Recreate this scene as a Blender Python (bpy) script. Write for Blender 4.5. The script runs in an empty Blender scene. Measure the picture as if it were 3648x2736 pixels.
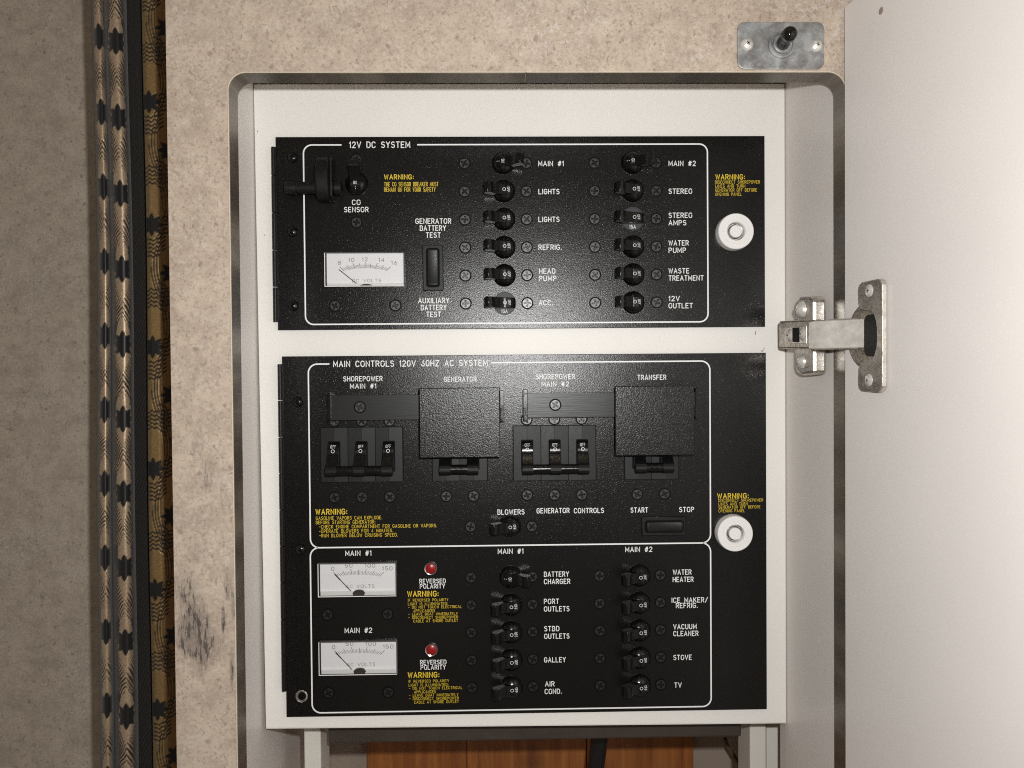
import bpy, bmesh, math, random
import numpy as np
from mathutils import Vector, Matrix
random.seed(7); np.random.seed(7)
R = math.radians
C = bpy.context.scene.collection
sc = bpy.context.scene

# ---------------------------------------------------------------- camera
# world: X right, Z up, Y away from the camera; metres. y = 0 is the face of the two black panels.
CAM = (0.0, -0.543, 0.0); HF = 67.0; YAW, PITCH, ROLL = .0192, -.016, .0081
f_ = Vector((math.sin(YAW)*math.cos(PITCH), math.cos(YAW)*math.cos(PITCH), math.sin(PITCH)))
r_ = Vector((math.cos(YAW), -math.sin(YAW), 0)); d_ = f_.cross(r_)
RT = math.cos(ROLL)*r_ + math.sin(ROLL)*d_; DN = -math.sin(ROLL)*r_ + math.cos(ROLL)*d_
cd = bpy.data.cameras.new('camera'); cam = bpy.data.objects.new('camera', cd); C.objects.link(cam)
cam.matrix_world = Matrix(((RT.x, -DN.x, -f_.x, CAM[0]), (RT.y, -DN.y, -f_.y, CAM[1]), (RT.z, -DN.z, -f_.z, CAM[2]), (0, 0, 0, 1)))
cd.sensor_width = 36; cd.sensor_fit = 'HORIZONTAL'; cd.lens = 18/math.tan(R(HF)/2); cd.clip_start = .01; cd.clip_end = 50
sc.camera = cam
# ---------------------------------------------------------------- light
sc.view_settings.view_transform = 'Standard'; sc.view_settings.look = 'None'
sc.cycles.filter_width = 1.1; sc.cycles.use_denoising = False; sc.cycles.caustics_reflective = False; sc.cycles.caustics_refractive = False
sc.view_settings.exposure = 0; sc.view_settings.gamma = 1
w = bpy.data.worlds.new('World'); sc.world = w; w.use_nodes = True
w.node_tree.nodes['Background'].inputs[0].default_value = (1, .85, .70, 1)
w.node_tree.nodes['Background'].inputs[1].default_value = .15
def lamp(name, kind, loc, power, col, size, target=None):
    l = bpy.data.lights.new(name, kind); o = bpy.data.objects.new(name, l); C.objects.link(o)
    o.location = loc; l.energy = power; l.color = col
    if kind == 'AREA': l.shape = 'DISK'; l.size = size
    else: l.shadow_soft_size = size
    if target is not None:
        o.rotation_euler = (Vector(target)-Vector(loc)).to_track_quat('-Z', 'Y').to_euler()
    return o
lamp('camera_flash', 'POINT', (.030, -.540, .036), 9.9, (1, .995, .985), .007)
for i, x in enumerate((-.10, .02, .14)):                       # the cabin's ceiling downlights
    lamp('cabin_downlight', 'AREA', (x, -.75, 1.15), .14, (1, .80, .55), .05, (x, -.2, -1))

# ---------------------------------------------------------------- photograph coordinates -> points on a plane y = const
FP = 1824/math.tan(R(HF)/2)
def at(u, v, y=0.0):
    d = f_ + RT*((u-1824)/FP) + DN*((v-1368)/FP)
    t = (y-CAM[1])/d.y
    return CAM[0]+t*d.x, CAM[2]+t*d.z
REG = {1: (950, 470, 2.3044), 2: (1850, 470, 2.3044), 3: (980, 1250, 2.3044), 4: (1850, 1250, 2.3044), 5: (980, 1920, 2.3044), 6: (1850, 1920, 2.3044)}
def rp(k, x, y, h=0.0):
    a, b, s = REG[k]; return at(a+x/s, b+y/s, -h)
PXM = .000197/2.3044                                            # metres on the panel per reading unit

# ---------------------------------------------------------------- materials
def principled(name, col=(.5, .5, .5), rough=.5, metal=0.0, spec=.5, coat=0.0):
    m = bpy.data.materials.new(name); m.use_nodes = True
    b = m.node_tree.nodes['Principled BSDF']
    b.inputs['Base Color'].default_value = (*col, 1); b.inputs['Roughness'].default_value = rough
    b.inputs['Metallic'].default_value = metal; b.inputs['Specular IOR Level'].default_value = spec
    b.inputs['Coat Weight'].default_value = coat
    return m, m.node_tree, b
def N(nt, kind, **kw):
    n = nt.nodes.new(kind)
    for k, v in kw.items():
        if k in n.inputs: n.inputs[k].default_value = v
        else: setattr(n, k, v)
    return n
def coords(nt, scale=(1, 1, 1)):
    tc = N(nt, 'ShaderNodeTexCoord'); mp = N(nt, 'ShaderNodeMapping'); mp.inputs['Scale'].default_value = scale
    nt.links.new(tc.outputs['Object'], mp.inputs['Vector']); return mp.outputs[0]
def noise(nt, vec, scale, detail=4, rough=.55, dist=0):
    n = N(nt, 'ShaderNodeTexNoise', Scale=scale, Detail=detail, Roughness=rough, Distortion=dist)
    nt.links.new(vec, n.inputs['Vector']); return n.outputs['Fac']
def ramp(nt, fac, stops):
    r = N(nt, 'ShaderNodeValToRGB'); e = r.color_ramp.elements
    while len(e) < len(stops): e.new(.5)
    for el, (p, c) in zip(e, stops):
        el.position = p; el.color = (*c, 1) if len(c) == 3 else (c[0], c[0], c[0], 1)
    nt.links.new(fac, r.inputs[0]); return r.outputs[0]
def mix(nt, fac, a, b, blend='MIX'):
    m = N(nt, 'ShaderNodeMix', data_type='RGBA', blend_type=blend)
    for i, v in ((0, fac), (6, a), (7, b)):
        if hasattr(v, 'links'): nt.links.new(v, m.inputs[i])
        else: m.inputs[i].default_value = v if not isinstance(v, tuple) else (*v, 1)
    return m.outputs[2]
def math_(nt, op, a, b=0.0):
    m = N(nt, 'ShaderNodeMath', operation=op)
    for i, v in ((0, a), (1, b)):
        if hasattr(v, 'links'): nt.links.new(v, m.inputs[i])
        else: m.inputs[i].default_value = v
    return m.outputs[0]
def bump(nt, b, h, strength, dist=.001):
    n = N(nt, 'ShaderNodeBump', Strength=strength, Distance=dist)
    nt.links.new(h, n.inputs['Height']); nt.links.new(n.outputs[0], b.inputs['Normal'])
M = {}
def mat_wrinkle(name, col, rough, scale, strength):
    m, nt, b = principled(name, col, rough, 0, .35)
    v = coords(nt); n = noise(nt, v, scale, 3, .7)
    n = math_(nt, 'ADD', n, math_(nt, 'MULTIPLY', ramp(nt, noise(nt, v, scale*1.25, 2, .5), [(.62, (0,)), (.76, (1,))]), .42))
    big = noise(nt, v, 9, 3)
    nt.links.new(ramp(nt, big, [(.35, tuple(c*.8 for c in col)), (.7, tuple(c*1.25 for c in col))]), b.inputs['Base Color'])
    bump(nt, b, n, strength, .0004); return m
M['panel'] = mat_wrinkle('black_powder_coat', (.0062, .0056, .0052), .22, 1150, .30)
M['cover'] = mat_wrinkle('black_wrinkle_coat', (.0070, .0068, .0066), .23, 950, .42)
def simple(key, name, col, rough, metal=0, spec=.5, coat=0, grain=None):
    m, nt, b = principled(name, col, rough, metal, spec, coat)
    if grain:
        n = noise(nt, coords(nt), grain[0], 3)
        nt.links.new(ramp(nt, n, [(.3, (max(0, rough-.08),)), (.7, (rough+.1,))]), b.inputs['Roughness'])
        bump(nt, b, n, grain[1], .0003)
    M[key] = m
simple('gloss', 'gloss_black_plastic', (.0035, .0035, .0035), .21, 0, .42, grain=(500, .05))
simple('satin', 'satin_black_plastic', (.0065, .0065, .0065), .42, 0, .28, grain=(900, .12))
simple('pole', 'grey_black_plastic', (.0115, .0115, .0118), .42, 0, .30, grain=(1200, .10))
simple('rubber', 'matt_black_rubber', (.0065, .006, .0055), .5, 0, .2, grain=(300, .2))
simple('screw', 'black_oxide_screw', (.0075, .0072, .007), .33, 0, .85, grain=(1500, .15))
simple('ring', 'dark_recess_shade', (.0015, .0015, .0015), .6, spec=.12)  # near-black paint for the shade in screw rims, slots and bores
m, nt, b = principled('brushed_black_metal', (.010, .010, .0105), .34, 0, .36)
bump(nt, b, noise(nt, coords(nt, (.04, 1, 1)), 2200, 3), .16, .0003); M['rail'] = m
simple('print', 'white_print', (.80, .80, .79), .55)
simple('yellow', 'yellow_print', (.78, .56, .03), .55)
simple('grey', 'grey_dial_print', (.14, .135, .135), .6)
simple('dial', 'white_dial_card', (.90, .885, .875), .5, grain=(400, .03))
simple('meterframe', 'clear_meter_frame', (.085, .085, .085), .15)
simple('needle', 'dark_needle', (.035, .03, .03), .4)
simple('pivot', 'brown_pivot_cover', (.035, .026, .022), .3)
simple('knob', 'white_plastic', (.78, .77, .74), .38, grain=(600, .05))
simple('chrome', 'bright_metal', (.75, .74, .73), .18, 1)
simple('red', 'red_lens', (.26, .006, .008), .3)
simple('flat', 'smoke_grey_plastic', (.040, .042, .045), .5, spec=.3)
simple('cable', 'black_cable_sheath', (.008, .008, .008), .4)
simple('filler', 'brown_wood_filler', (.30, .23, .20), .6)
simple('wire', 'brown_wire', (.10, .055, .025), .5)
simple('lever', 'gloss_black_lever', (.006, .006, .006), .07)
m = bpy.data.materials.new('clear_window'); m.use_nodes = True; nt = m.node_tree; nt.nodes.remove(nt.nodes['Principled BSDF'])
tr = N(nt, 'ShaderNodeBsdfTransparent'); gl = N(nt, 'ShaderNodeBsdfGlossy', Roughness=.04); fr = N(nt, 'ShaderNodeFresnel', IOR=1.49); mx = N(nt, 'ShaderNodeMixShader')
nt.links.new(fr.outputs[0], mx.inputs[0]); nt.links.new(tr.outputs[0], mx.inputs[1]); nt.links.new(gl.outputs[0], mx.inputs[2])
nt.links.new(mx.outputs[0], nt.nodes['Material Output'].inputs[0]); M['clear'] = m
def mat_white(name, col, rough=.36):
    m, nt, b = principled(name, col, rough, 0, .28)
    v = coords(nt); big = noise(nt, v, 6, 3)
    nt.links.new(ramp(nt, big, [(.3, tuple(c*.96 for c in col)), (.7, tuple(min(1, c*1.03) for c in col))]), b.inputs['Base Color'])
    bump(nt, b, noise(nt, v, 500, 2), .05, .0003); return m
M['board'] = mat_white('white_melamine', (.765, .742, .70), .44)
M['liner'] = mat_white('cream_melamine', (.71, .668, .625), .36)
M['doorwhite'] = mat_white('door_melamine', (.73, .692, .655), .36)
M['cleat'] = mat_white('cleat_white', (.66, .63, .57), .45)
simple('knob_recess_shade', 'grey_knob_shade', (.16, .155, .15), .5)  # grey paint for the shade in the knob's cavity
simple('recess', 'shaded_cup_metal', (.022, .020, .018), .35, .5)  # metal darkened to put the cup's deep shade into its colour
# stone-look laminate
def mat_laminate(name, tint=1.0, scuffs=False):
    m, nt, b = principled(name, (.5, .4, .3), .42)
    v = coords(nt)
    c = ramp(nt, noise(nt, v, 42, 8, .72, .4), [(.30, (.37, .296, .234)), (.45, (.445, .362, .285)), (.56, (.49, .402, .316)), (.72, (.53, .447, .365))])
    pink = noise(nt, coords(nt, (1, 1, 1.3)), 60, 5, .6)
    c = mix(nt, ramp(nt, pink, [(.46, (0,)), (.64, (.6,))]), c, (.345, .268, .215))
    gr = noise(nt, v, 520, 4, .75, .3)
    c = mix(nt, ramp(nt, gr, [(.36, (.55,)), (.50, (0,))]), c, (.235, .18, .145))
    fl = noise(nt, v, 380, 4, .7, .8)
    c = mix(nt, ramp(nt, fl, [(.52, (0,)), (.66, (.6,))]), c, (.56, .49, .42))
    patch = ramp(nt, noise(nt, v, 16, 3), [(.54, (0,)), (.66, (1,))])
    fl2 = ramp(nt, noise(nt, v, 420, 3, .6, .6), [(.55, (0,)), (.62, (.6,))])
    c = mix(nt, math_(nt, 'MULTIPLY', fl2, patch), c, (.60, .55, .51))
    pit = ramp(nt, noise(nt, coords(nt, (1, 1, .8)), 300, 3, .55, .9), [(.315, (1,)), (.39, (0,))])
    c = mix(nt, math_(nt, 'MULTIPLY', pit, .55), c, (.20, .135, .105))
    vo = N(nt, 'ShaderNodeTexVoronoi', Scale=85.0, Randomness=1.0); nt.links.new(v, vo.inputs['Vector'])
    hole = ramp(nt, vo.outputs['Distance'], [(.09, (1,)), (.17, (0,))])
    sel = ramp(nt, noise(nt, v, 34, 2), [(.52, (0,)), (.56, (1,))])
    hole = math_(nt, 'MULTIPLY', hole, sel)
    c = mix(nt, math_(nt, 'MULTIPLY', hole, .42), c, (.16, .10, .085))
    if scuffs:
        sx = N(nt, 'ShaderNodeSeparateXYZ'); tc = N(nt, 'ShaderNodeTexCoord'); nt.links.new(tc.outputs['Object'], sx.inputs[0])
        def blob(cx, cz, rx, rz):
            dx = math_(nt, 'DIVIDE', math_(nt, 'SUBTRACT', sx.outputs['X'], cx), rx); dz = math_(nt, 'DIVIDE', math_(nt, 'SUBTRACT', sx.outputs['Z'], cz), rz)
            r2 = math_(nt, 'ADD', math_(nt, 'MULTIPLY', dx, dx), math_(nt, 'MULTIPLY', dz, dz))
            return math_(nt, 'MAXIMUM', math_(nt, 'SUBTRACT', 1.0, r2), 0.0)
        streak = noise(nt, coords(nt, (5.6, 1, 1)), 130, 5, .7)
        tot = None
        for cx, cz, rx, rz, s in SCUFFS:
            q = math_(nt, 'MULTIPLY', blob(cx, cz, rx, rz), s)
            tot = q if tot is None else math_(nt, 'ADD', tot, q)
        st = ramp(nt, streak, [(.50, (0,)), (.64, (1,))]); soft = math_(nt, 'MULTIPLY', math_(nt, 'MINIMUM', tot, 1.6), .30)
        mk = math_(nt, 'MINIMUM', math_(nt, 'ADD', math_(nt, 'MULTIPLY', st, math_(nt, 'MULTIPLY', math_(nt, 'MINIMUM', tot, 1.0), .85)), soft), .9)
        c = mix(nt, mk, c, (.05, .042, .04))
    if tint != 1.0: c = mix(nt, 1.0, c, (tint, tint*1.05, tint*1.07), 'MULTIPLY')
    nt.links.new(c, b.inputs['Base Color'])
    bump(nt, b, noise(nt, v, 300, 3), .22, .0006); return m
def _sc(u, v):
    x, z = at(u, v, -.08); return x, z
SCUFFS = [(*_sc(700, 2260), .012, .019, 1.2), (*_sc(672, 2262), .009, .015, 1.3), (*_sc(690, 2190), .009, .024, .5), (*_sc(660, 2110), .010, .016, .7), (*_sc(705, 1590), .005, .012, .45), (*_sc(745, 1690), .006, .014, .55), (*_sc(790, 1760), .005, .010, .3),
          (*_sc(830, 2150), .0016, .012, 1.3), (*_sc(826, 2385), .0018, .014, 1.4), (*_sc(795, 2210), .0016, .010, 1.2), (*_sc(812, 2090), .003, .010, .9), (*_sc(720, 2350), .004, .012, .8), (*_sc(755, 2310), .010, .012, .6)]
M['laminate'] = mat_laminate('stone_look_laminate', 1.0, True)
M['laminate_wall'] = mat_laminate('stone_look_wall_laminate', 1.03)  # same laminate, tinted slightly lighter and cooler for the wall
m, nt, b = principled('brown_edge_banding', (.15, .12, .095), .34)
nt.links.new(ramp(nt, noise(nt, coords(nt, (1, .2, 1)), 26, 4), [(.33, (.050, .038, .028)), (.5, (.105, .085, .064)), (.66, (.21, .178, .138))]), b.inputs['Base Color']); M['trim'] = m
simple('line', 'pale_laminate_edge', (.62, .55, .42), .4)
def mat_metal(key, name, lo, hi, rough, spots=0.0, rust=0.0, metal=.85):
    m, nt, b = principled(name, hi, rough, metal)
    v = coords(nt)
    c = ramp(nt, noise(nt, v, 140, 5, .65), [(.33, lo), (.62, hi)])
    if spots:
        sp = ramp(nt, noise(nt, v, 900, 3, .7), [(.34, (spots,)), (.46, (0,))])
        c = mix(nt, sp, c, (.05, .035, .025))
    if rust:
        rs = ramp(nt, noise(nt, v, 70, 4, .7, .5), [(.60, (0,)), (.72, (rust,))])
        c = mix(nt, rs, c, (.20, .085, .03))
    nt.links.new(c, b.inputs['Base Color'])
    nt.links.new(ramp(nt, noise(nt, v, 260, 4), [(.3, (rough-.1,)), (.7, (rough+.15,))]), b.inputs['Roughness'])
    bump(nt, b, noise(nt, v, 700, 3), .15, .0004); M[key] = m
mat_metal('nickel', 'tarnished_nickel', (.52, .47, .41), (.70, .65, .58), .30, .2, .45)
mat_metal('arm', 'pitted_nickel', (.36, .31, .26), (.62, .56, .48), .36, .9, .45)
mat_metal('shiny', 'polished_nickel', (.66, .62, .56), (.84, .81, .76), .26, metal=.5)
m, nt, b = principled('oxidised_zinc', (.4, .4, .4), .5, .55)
v = coords(nt); c = ramp(nt, noise(nt, v, 95, 5, .6, .3), [(.36, (.20, .195, .19)), (.5, (.30, .30, .295)), (.64, (.44, .45, .445))])
c = mix(nt, ramp(nt, noise(nt, v, 55, 6, .7, .5), [(.54, (0,)), (.66, (.7,))]), c, (.52, .54, .54))
c = mix(nt, ramp(nt, noise(nt, v, 800, 3, .7), [(.62, (0,)), (.72, (.7,))]), c, (.70, .70, .70))
nt.links.new(c, b.inputs['Base Color']); bump(nt, b, noise(nt, v, 400, 4), .15, .0004); M['zinc'] = m
m, nt, b = principled('varnished_cedar', (.3, .1, .03), .45)
v = coords(nt, (30, 30, 2.2)); g = noise(nt, v, 3.2, 5, .6, .7)
c = ramp(nt, g, [(.3, (.19, .058, .013)), (.5, (.30, .098, .022)), (.7, (.40, .148, .036))])
v2 = N(nt, 'ShaderNodeTexVoronoi', Scale=11.0); nt.links.new(coords(nt, (1, 1, .8)), v2.inputs['Vector'])
c = mix(nt, ramp(nt, v2.outputs['Distance'], [(.05, (.85,)), (.18, (0,))]), c, (.10, .03, .012))
nt.links.new(c, b.inputs['Base Color']); bump(nt, b, g, .1, .001); M['wood'] = m
simple('batten', 'brown_batten_shaded', (.042, .031, .024), .5, grain=(90, .2))  # brown darkened to put the shade under the board into the colour
simple('backwall', 'dull_cream_back', (.36, .29, .235), .5, grain=(60, .05))
m, nt, b = principled('brocade', (.3, .2, .1), .46, .45, .6)
ca = N(nt, 'ShaderNodeVertexColor', layer_name='cloth'); nt.links.new(ca.outputs[0], b.inputs['Base Color'])
b.inputs['Sheen Weight'].default_value = .15
uv = N(nt, 'ShaderNodeUVMap'); ck = N(nt, 'ShaderNodeTexBrick', Scale=1.0)
ck.inputs['Mortar Size'].default_value = .16; ck.inputs['Brick Width'].default_value = 1.0; ck.inputs['Row Height'].default_value = .8
mp = N(nt, 'ShaderNodeMapping'); mp.inputs['Scale'].default_value = (620, 620, 1); nt.links.new(uv.outputs[0], mp.inputs[0]); nt.links.new(mp.outputs[0], ck.inputs['Vector'])
inv = math_(nt, 'SUBTRACT', 1.0, ck.outputs['Fac'])
bump(nt, b, inv, .8, .0005); M['brocade'] = m

# ---------------------------------------------------------------- mesh helpers. local axes: x right, z up, h towards the room (y = -h)
class MB:
    def __init__(s): s.v = []; s.f = []; s.m = []; s.mi = 0
    def pt(s, x, z, h): s.v.append((x, -h, z)); return len(s.v)-1
    def face(s, idx): s.f.append(tuple(idx)); s.m.append(s.mi)
    def ring_faces(s, a, b, closed=True):
        n = len(a)
        for i in range(n if closed else n-1):
            j = (i+1) % n; s.face((a[i], a[j], b[j], b[i]))
    def box(s, x0, x1, z0, z1, h0, h1):
        a = [s.pt(x, z, h0) for x, z in ((x0, z0), (x1, z0), (x1, z1), (x0, z1))]
        b = [s.pt(x, z, h1) for x, z in ((x0, z0), (x1, z0), (x1, z1), (x0, z1))]
        s.ring_faces(a, b); s.face(b); s.face(a[::-1])
    def prism(s, pts, h0, h1):                                  # outline in (x, z), anticlockwise
        a = [s.pt(x, z, h0) for x, z in pts]; b = [s.pt(x, z, h1) for x, z in pts]
        s.ring_faces(a, b); s.face(b); s.face(a[::-1])
    def prism_x(s, pts, x0, x1):                                # outline in (z, h) swept along x
        a = [s.pt(x0, z, h) for z, h in pts]; b = [s.pt(x1, z, h) for z, h in pts]
        s.ring_faces(a, b); s.face(b); s.face(a[::-1])
    def prism_z(s, pts, z0, z1):                                # outline in (x, h) swept along z
        a = [s.pt(x, z0, h) for x, h in pts]; b = [s.pt(x, z1, h) for x, h in pts]
        s.ring_faces(a, b); s.face(b[::-1]); s.face(a)
    def lathe(s, cx, cz, prof, n=28, cap=True):                 # prof: (radius, h), axis towards the room
        prev = None
        for r, h in prof:
            if r <= 1e-9:
                c = s.pt(cx, cz, h)
                if prev: [s.face((prev[i], prev[(i+1) % n], c)) for i in range(n)]
                prev = None; continue
            cur = [s.pt(cx+r*math.cos(2*math.pi*i/n), cz+r*math.sin(2*math.pi*i/n), h) for i in range(n)]
            if prev: s.ring_faces(prev, cur)
            prev = cur
        if prev and cap: s.face(prev)
    def cyl_x(s, cz, h, r, x0, x1, n=18):
        s.prism_x([(cz+r*math.cos(2*math.pi*i/n), h+r*math.sin(2*math.pi*i/n)) for i in range(n)], x0, x1)
    def cyl_z(s, cx, h, r, z0, z1, n=12):
        s.prism_z([(cx+r*math.cos(2*math.pi*i/n), h+r*math.sin(2*math.pi*i/n)) for i in range(n)], z0, z1)
    def tube(s, pts, r, n=10):                                  # pts are world-style (x, y, z)
        P = [Vector(p) for p in pts]; prev = None
        for i, p in enumerate(P):
            t = (P[min(i+1, len(P)-1)]-P[max(i-1, 0)]).normalized()
            a = t.cross(Vector((0, 1, .03))).normalized(); b2 = t.cross(a)
            cur = []
            for k in range(n):
                q = p+r*(a*math.cos(2*math.pi*k/n)+b2*math.sin(2*math.pi*k/n)); s.v.append(tuple(q)); cur.append(len(s.v)-1)
            if prev: s.ring_faces(prev, cur)
            else: s.face(cur[::-1])
            prev = cur
        s.face(prev)
    def build(s, name, mats, parent=None, loc=(0, 0, 0), smooth=35, bevel=0, fixn=True):
        me = bpy.data.meshes.new(name); me.from_pydata(s.v, [], s.f)
        for mt in (mats if isinstance(mats, (list, tuple)) else [mats]): me.materials.append(mt)
        for p, k in zip(me.polygons, s.m): p.material_index = k
        if fixn:
            bm = bmesh.new(); bm.from_mesh(me); bmesh.ops.recalc_face_normals(bm, faces=bm.faces); bm.to_mesh(me); bm.free()
        if smooth:
            me.polygons.foreach_set('use_smooth', [True]*len(me.polygons)); me.set_sharp_from_angle(angle=R(smooth))
        return link(name, me, parent, loc, bevel)
def link(name, me, parent=None, loc=(0, 0, 0), bevel=0):
    o = bpy.data.objects.new(name, me); C.objects.link(o); o.location = loc
    if parent is not None: o.parent = parent
    if bevel:
        b = o.modifiers.new('edge', 'BEVEL'); b.width = bevel; b.segments = 2; b.limit_method = 'ANGLE'; b.angle_limit = R(40)
    return o
def tag(o, label, cat, group=None):
    o['label'] = label; o['category'] = cat
    if group: o['group'] = group
    return o
def thing(name, label, cat, loc=(0, 0, 0), group=None):
    o = bpy.data.objects.new(name, None); C.objects.link(o); o.location = loc; o.empty_display_size = .02
    return tag(o, label, cat, group)
def copy_tree(o, parent, loc=None, rot=None):
    c = o.copy(); C.objects.link(c); c.parent = parent
    if loc is not None: c.location = loc
    if rot is not None: c.rotation_euler = rot
    for ch in list(o.children): copy_tree(ch, c)
    return c
def rrect(x0, x1, z0, z1, r, n=5):
    out = []
    for cx, cz, a in ((x1-r, z1-r, 0), (x0+r, z1-r, 90), (x0+r, z0+r, 180), (x1-r, z0+r, 270)):
        for i in range(n+1):
            t = R(a+90*i/n); out.append((cx+r*math.cos(t), cz+r*math.sin(t)))
    return out

# ---------------------------------------------------------------- engraved single-line lettering
def A(cx, cy, rx, ry, a0, a1, n=8):
    return [(cx+rx*math.cos(R(a0+(a1-a0)*i/n)), cy+ry*math.sin(R(a0+(a1-a0)*i/n))) for i in range(n+1)]
O_ = lambda wd: A(wd/2, .72, wd/2, .28, 0, 180)+A(wd/2, .28, wd/2, .28, 180, 360)+[(wd, .72)]
G = {
 'A': (.66, [[(0, 0), (.33, 1), (.66, 0)], [(.12, .33), (.54, .33)]]),
 'B': (.58, [[(0, .53), (0, 0), (.32, 0)]+A(.32, .265, .26, .265, -90, 90)+[(0, .53), (0, 1), (.30, 1)]+A(.30, .765, .24, .235, 90, -90)]),
 'C': (.60, [A(.30, .70, .30, .30, 20, 180)+A(.30, .30, .30, .30, 180, 340)]),
 'D': (.60, [[(0, 0), (0, 1), (.26, 1)]+A(.26, .66, .34, .34, 90, 0)+A(.26, .34, .34, .34, 0, -90)+[(0, 0)]]),
 'E': (.52, [[(.52, 1), (0, 1), (0, 0), (.52, 0)], [(.03, .52), (.42, .52)]]),
 'F': (.52, [[(.52, 1), (0, 1), (0, 0)], [(.03, .52), (.42, .52)]]),
 'G': (.62, [A(.31, .69, .31, .31, 25, 180)+A(.31, .31, .31, .31, 180, 360, 10)+[(.62, .46), (.36, .46)]]),
 'H': (.60, [[(0, 0), (0, 1)], [(.60, 0), (.60, 1)], [(.03, .52), (.57, .52)]]),
 'I': (.02, [[(.01, 0), (.01, 1)]]),
 'J': (.45, [[(.45, 1), (.45, .25)]+A(.225, .25, .225, .25, 0, -160)]),
 'K': (.60, [[(0, 0), (0, 1)], [(.56, 1), (.02, .40)], [(.21, .61), (.60, 0)]]),
 'L': (.50, [[(0, 1), (0, 0), (.50, 0)]]),
 'M': (.72, [[(0, 0), (0, 1), (.36, .25), (.72, 1), (.72, 0)]]),
 'N': (.60, [[(0, 0), (0, 1), (.60, 0), (.60, 1)]]),
 'O': (.64, [A(.32, .68, .32, .32, 0, 180)+A(.32, .32, .32, .32, 180, 360)+[(.64, .70)]]),
 'P': (.56, [[(0, 0), (0, 1), (.30, 1)]+A(.30, .74, .26, .26, 90, -90)+[(0, .48)]]),
 'Q': (.64, [A(.32, .68, .32, .32, 0, 180)+A(.32, .32, .32, .32, 180, 360)+[(.64, .70)], [(.40, .25), (.66, -.05)]]),
 'R': (.58, [[(0, 0), (0, 1), (.30, 1)]+A(.30, .74, .26, .26, 90, -90)+[(0, .48)], [(.30, .46), (.58, 0)]]),
 'S': (.56, [A(.28, .75, .26, .25, 30, 180, 7)+A(.28, .75, .26, .23, 180, 270, 4)+A(.28, .27, .28, .27, 90, 0, 5)+A(.28, .27, .28, .27, 0, -150, 7)]),
 'T': (.56, [[(0, 1), (.56, 1)], [(.28, .97), (.28, 0)]]),
 'U': (.60, [[(0, 1), (0, .30)]+A(.30, .30, .30, .30, 180, 360)+[(.60, 1)]]),
 'V': (.64, [[(0, 1), (.32, 0), (.64, 1)]]),
 'W': (.84, [[(0, 1), (.21, 0), (.42, .9), (.63, 0), (.84, 1)]]),
 'X': (.58, [[(0, 0), (.58, 1)], [(0, 1), (.58, 0)]]),
 'Y': (.60, [[(0, 1), (.30, .48), (.60, 1)], [(.30, .46), (.30, 0)]]),
 'Z': (.56, [[(0, 1), (.56, 1), (0, 0), (.56, 0)]]),
 '0': (.52, [A(.26, .72, .26, .28, 0, 180)+A(.26, .28, .26, .28, 180, 360)+[(.52, .74)]]),
 '1': (.20, [[(0, .78), (.18, 1), (.18, 0)]]),
 '2': (.54, [A(.27, .73, .26, .27, 165, -30, 8)+[(0, 0), (.54, 0)]]),
 '4': (.56, [[(.42, 0), (.42, 1), (0, .30), (.56, .30)]]),
 '5': (.52, [[(.48, 1), (.06, 1), (.02, .55)]+A(.25, .32, .27, .32, 110, -150, 9)]),
 '6': (.54, [[(.42, 1), (.06, .45)]+A(.27, .29, .27, .29, 150, 510, 12)]),
 '8': (.54, [A(.27, .76, .22, .24, -90, 270, 12), A(.27, .26, .27, .26, 90, 450, 12)]),
 '#': (.62, [[(.14, 0), (.30, 1)], [(.38, 0), (.54, 1)], [(0, .34), (.58, .34)], [(.06, .68), (.64, .68)]]),
 ':': (.08, [[(.04, .10), (.04, .20)], [(.04, .58), (.04, .68)]]),
 '.': (.08, [[(.04, 0), (.04, .10)]]),
 '-': (.42, [[(0, .5), (.42, .5)]]),
 '/': (.5, [[(0, -.05), (.5, 1.05)]]),
 ' ': (.46, [])}
def layout(s, gap=.34):
    x = 0; out = []
    for ch in s:
        wd, st = G[ch]
        for q in st: out.append([(x+a, b) for a, b in q])
        x += wd+gap
    return out, x-gap
def ribbon(mb, pts, hw, put):
    P = [Vector((p[0], p[1])) for p in pts]; Q = [P[0]]
    for p in P[1:]:
        if (p-Q[-1]).length > 1e-6: Q.append(p)
    P = Q
    if len(P) < 2: return
    P[0] = P[0]-(P[1]-P[0]).normalized()*hw*.7; P[-1] = P[-1]+(P[-1]-P[-2]).normalized()*hw*.7
    L, Rr = [], []
    for i, p in enumerate(P):
        a = (p-P[i-1]).normalized() if i else None; b = (P[i+1]-p).normalized() if i+1 < len(P) else None
        if a is None: a = b
        if b is None: b = a
        n1 = Vector((-a.y, a.x)); n2 = Vector((-b.y, b.x)); n = n1+n2
        if n.length < 1e-4: n = n1
        n = n.normalized(); k = min(1/max(n.dot(n1), .3), 2.2)
        L.append(put(p+n*hw*k)); Rr.append(put(p-n*hw*k))
    for i in range(len(P)-1): mb.face((Rr[i], Rr[i+1], L[i+1], L[i]))
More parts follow.
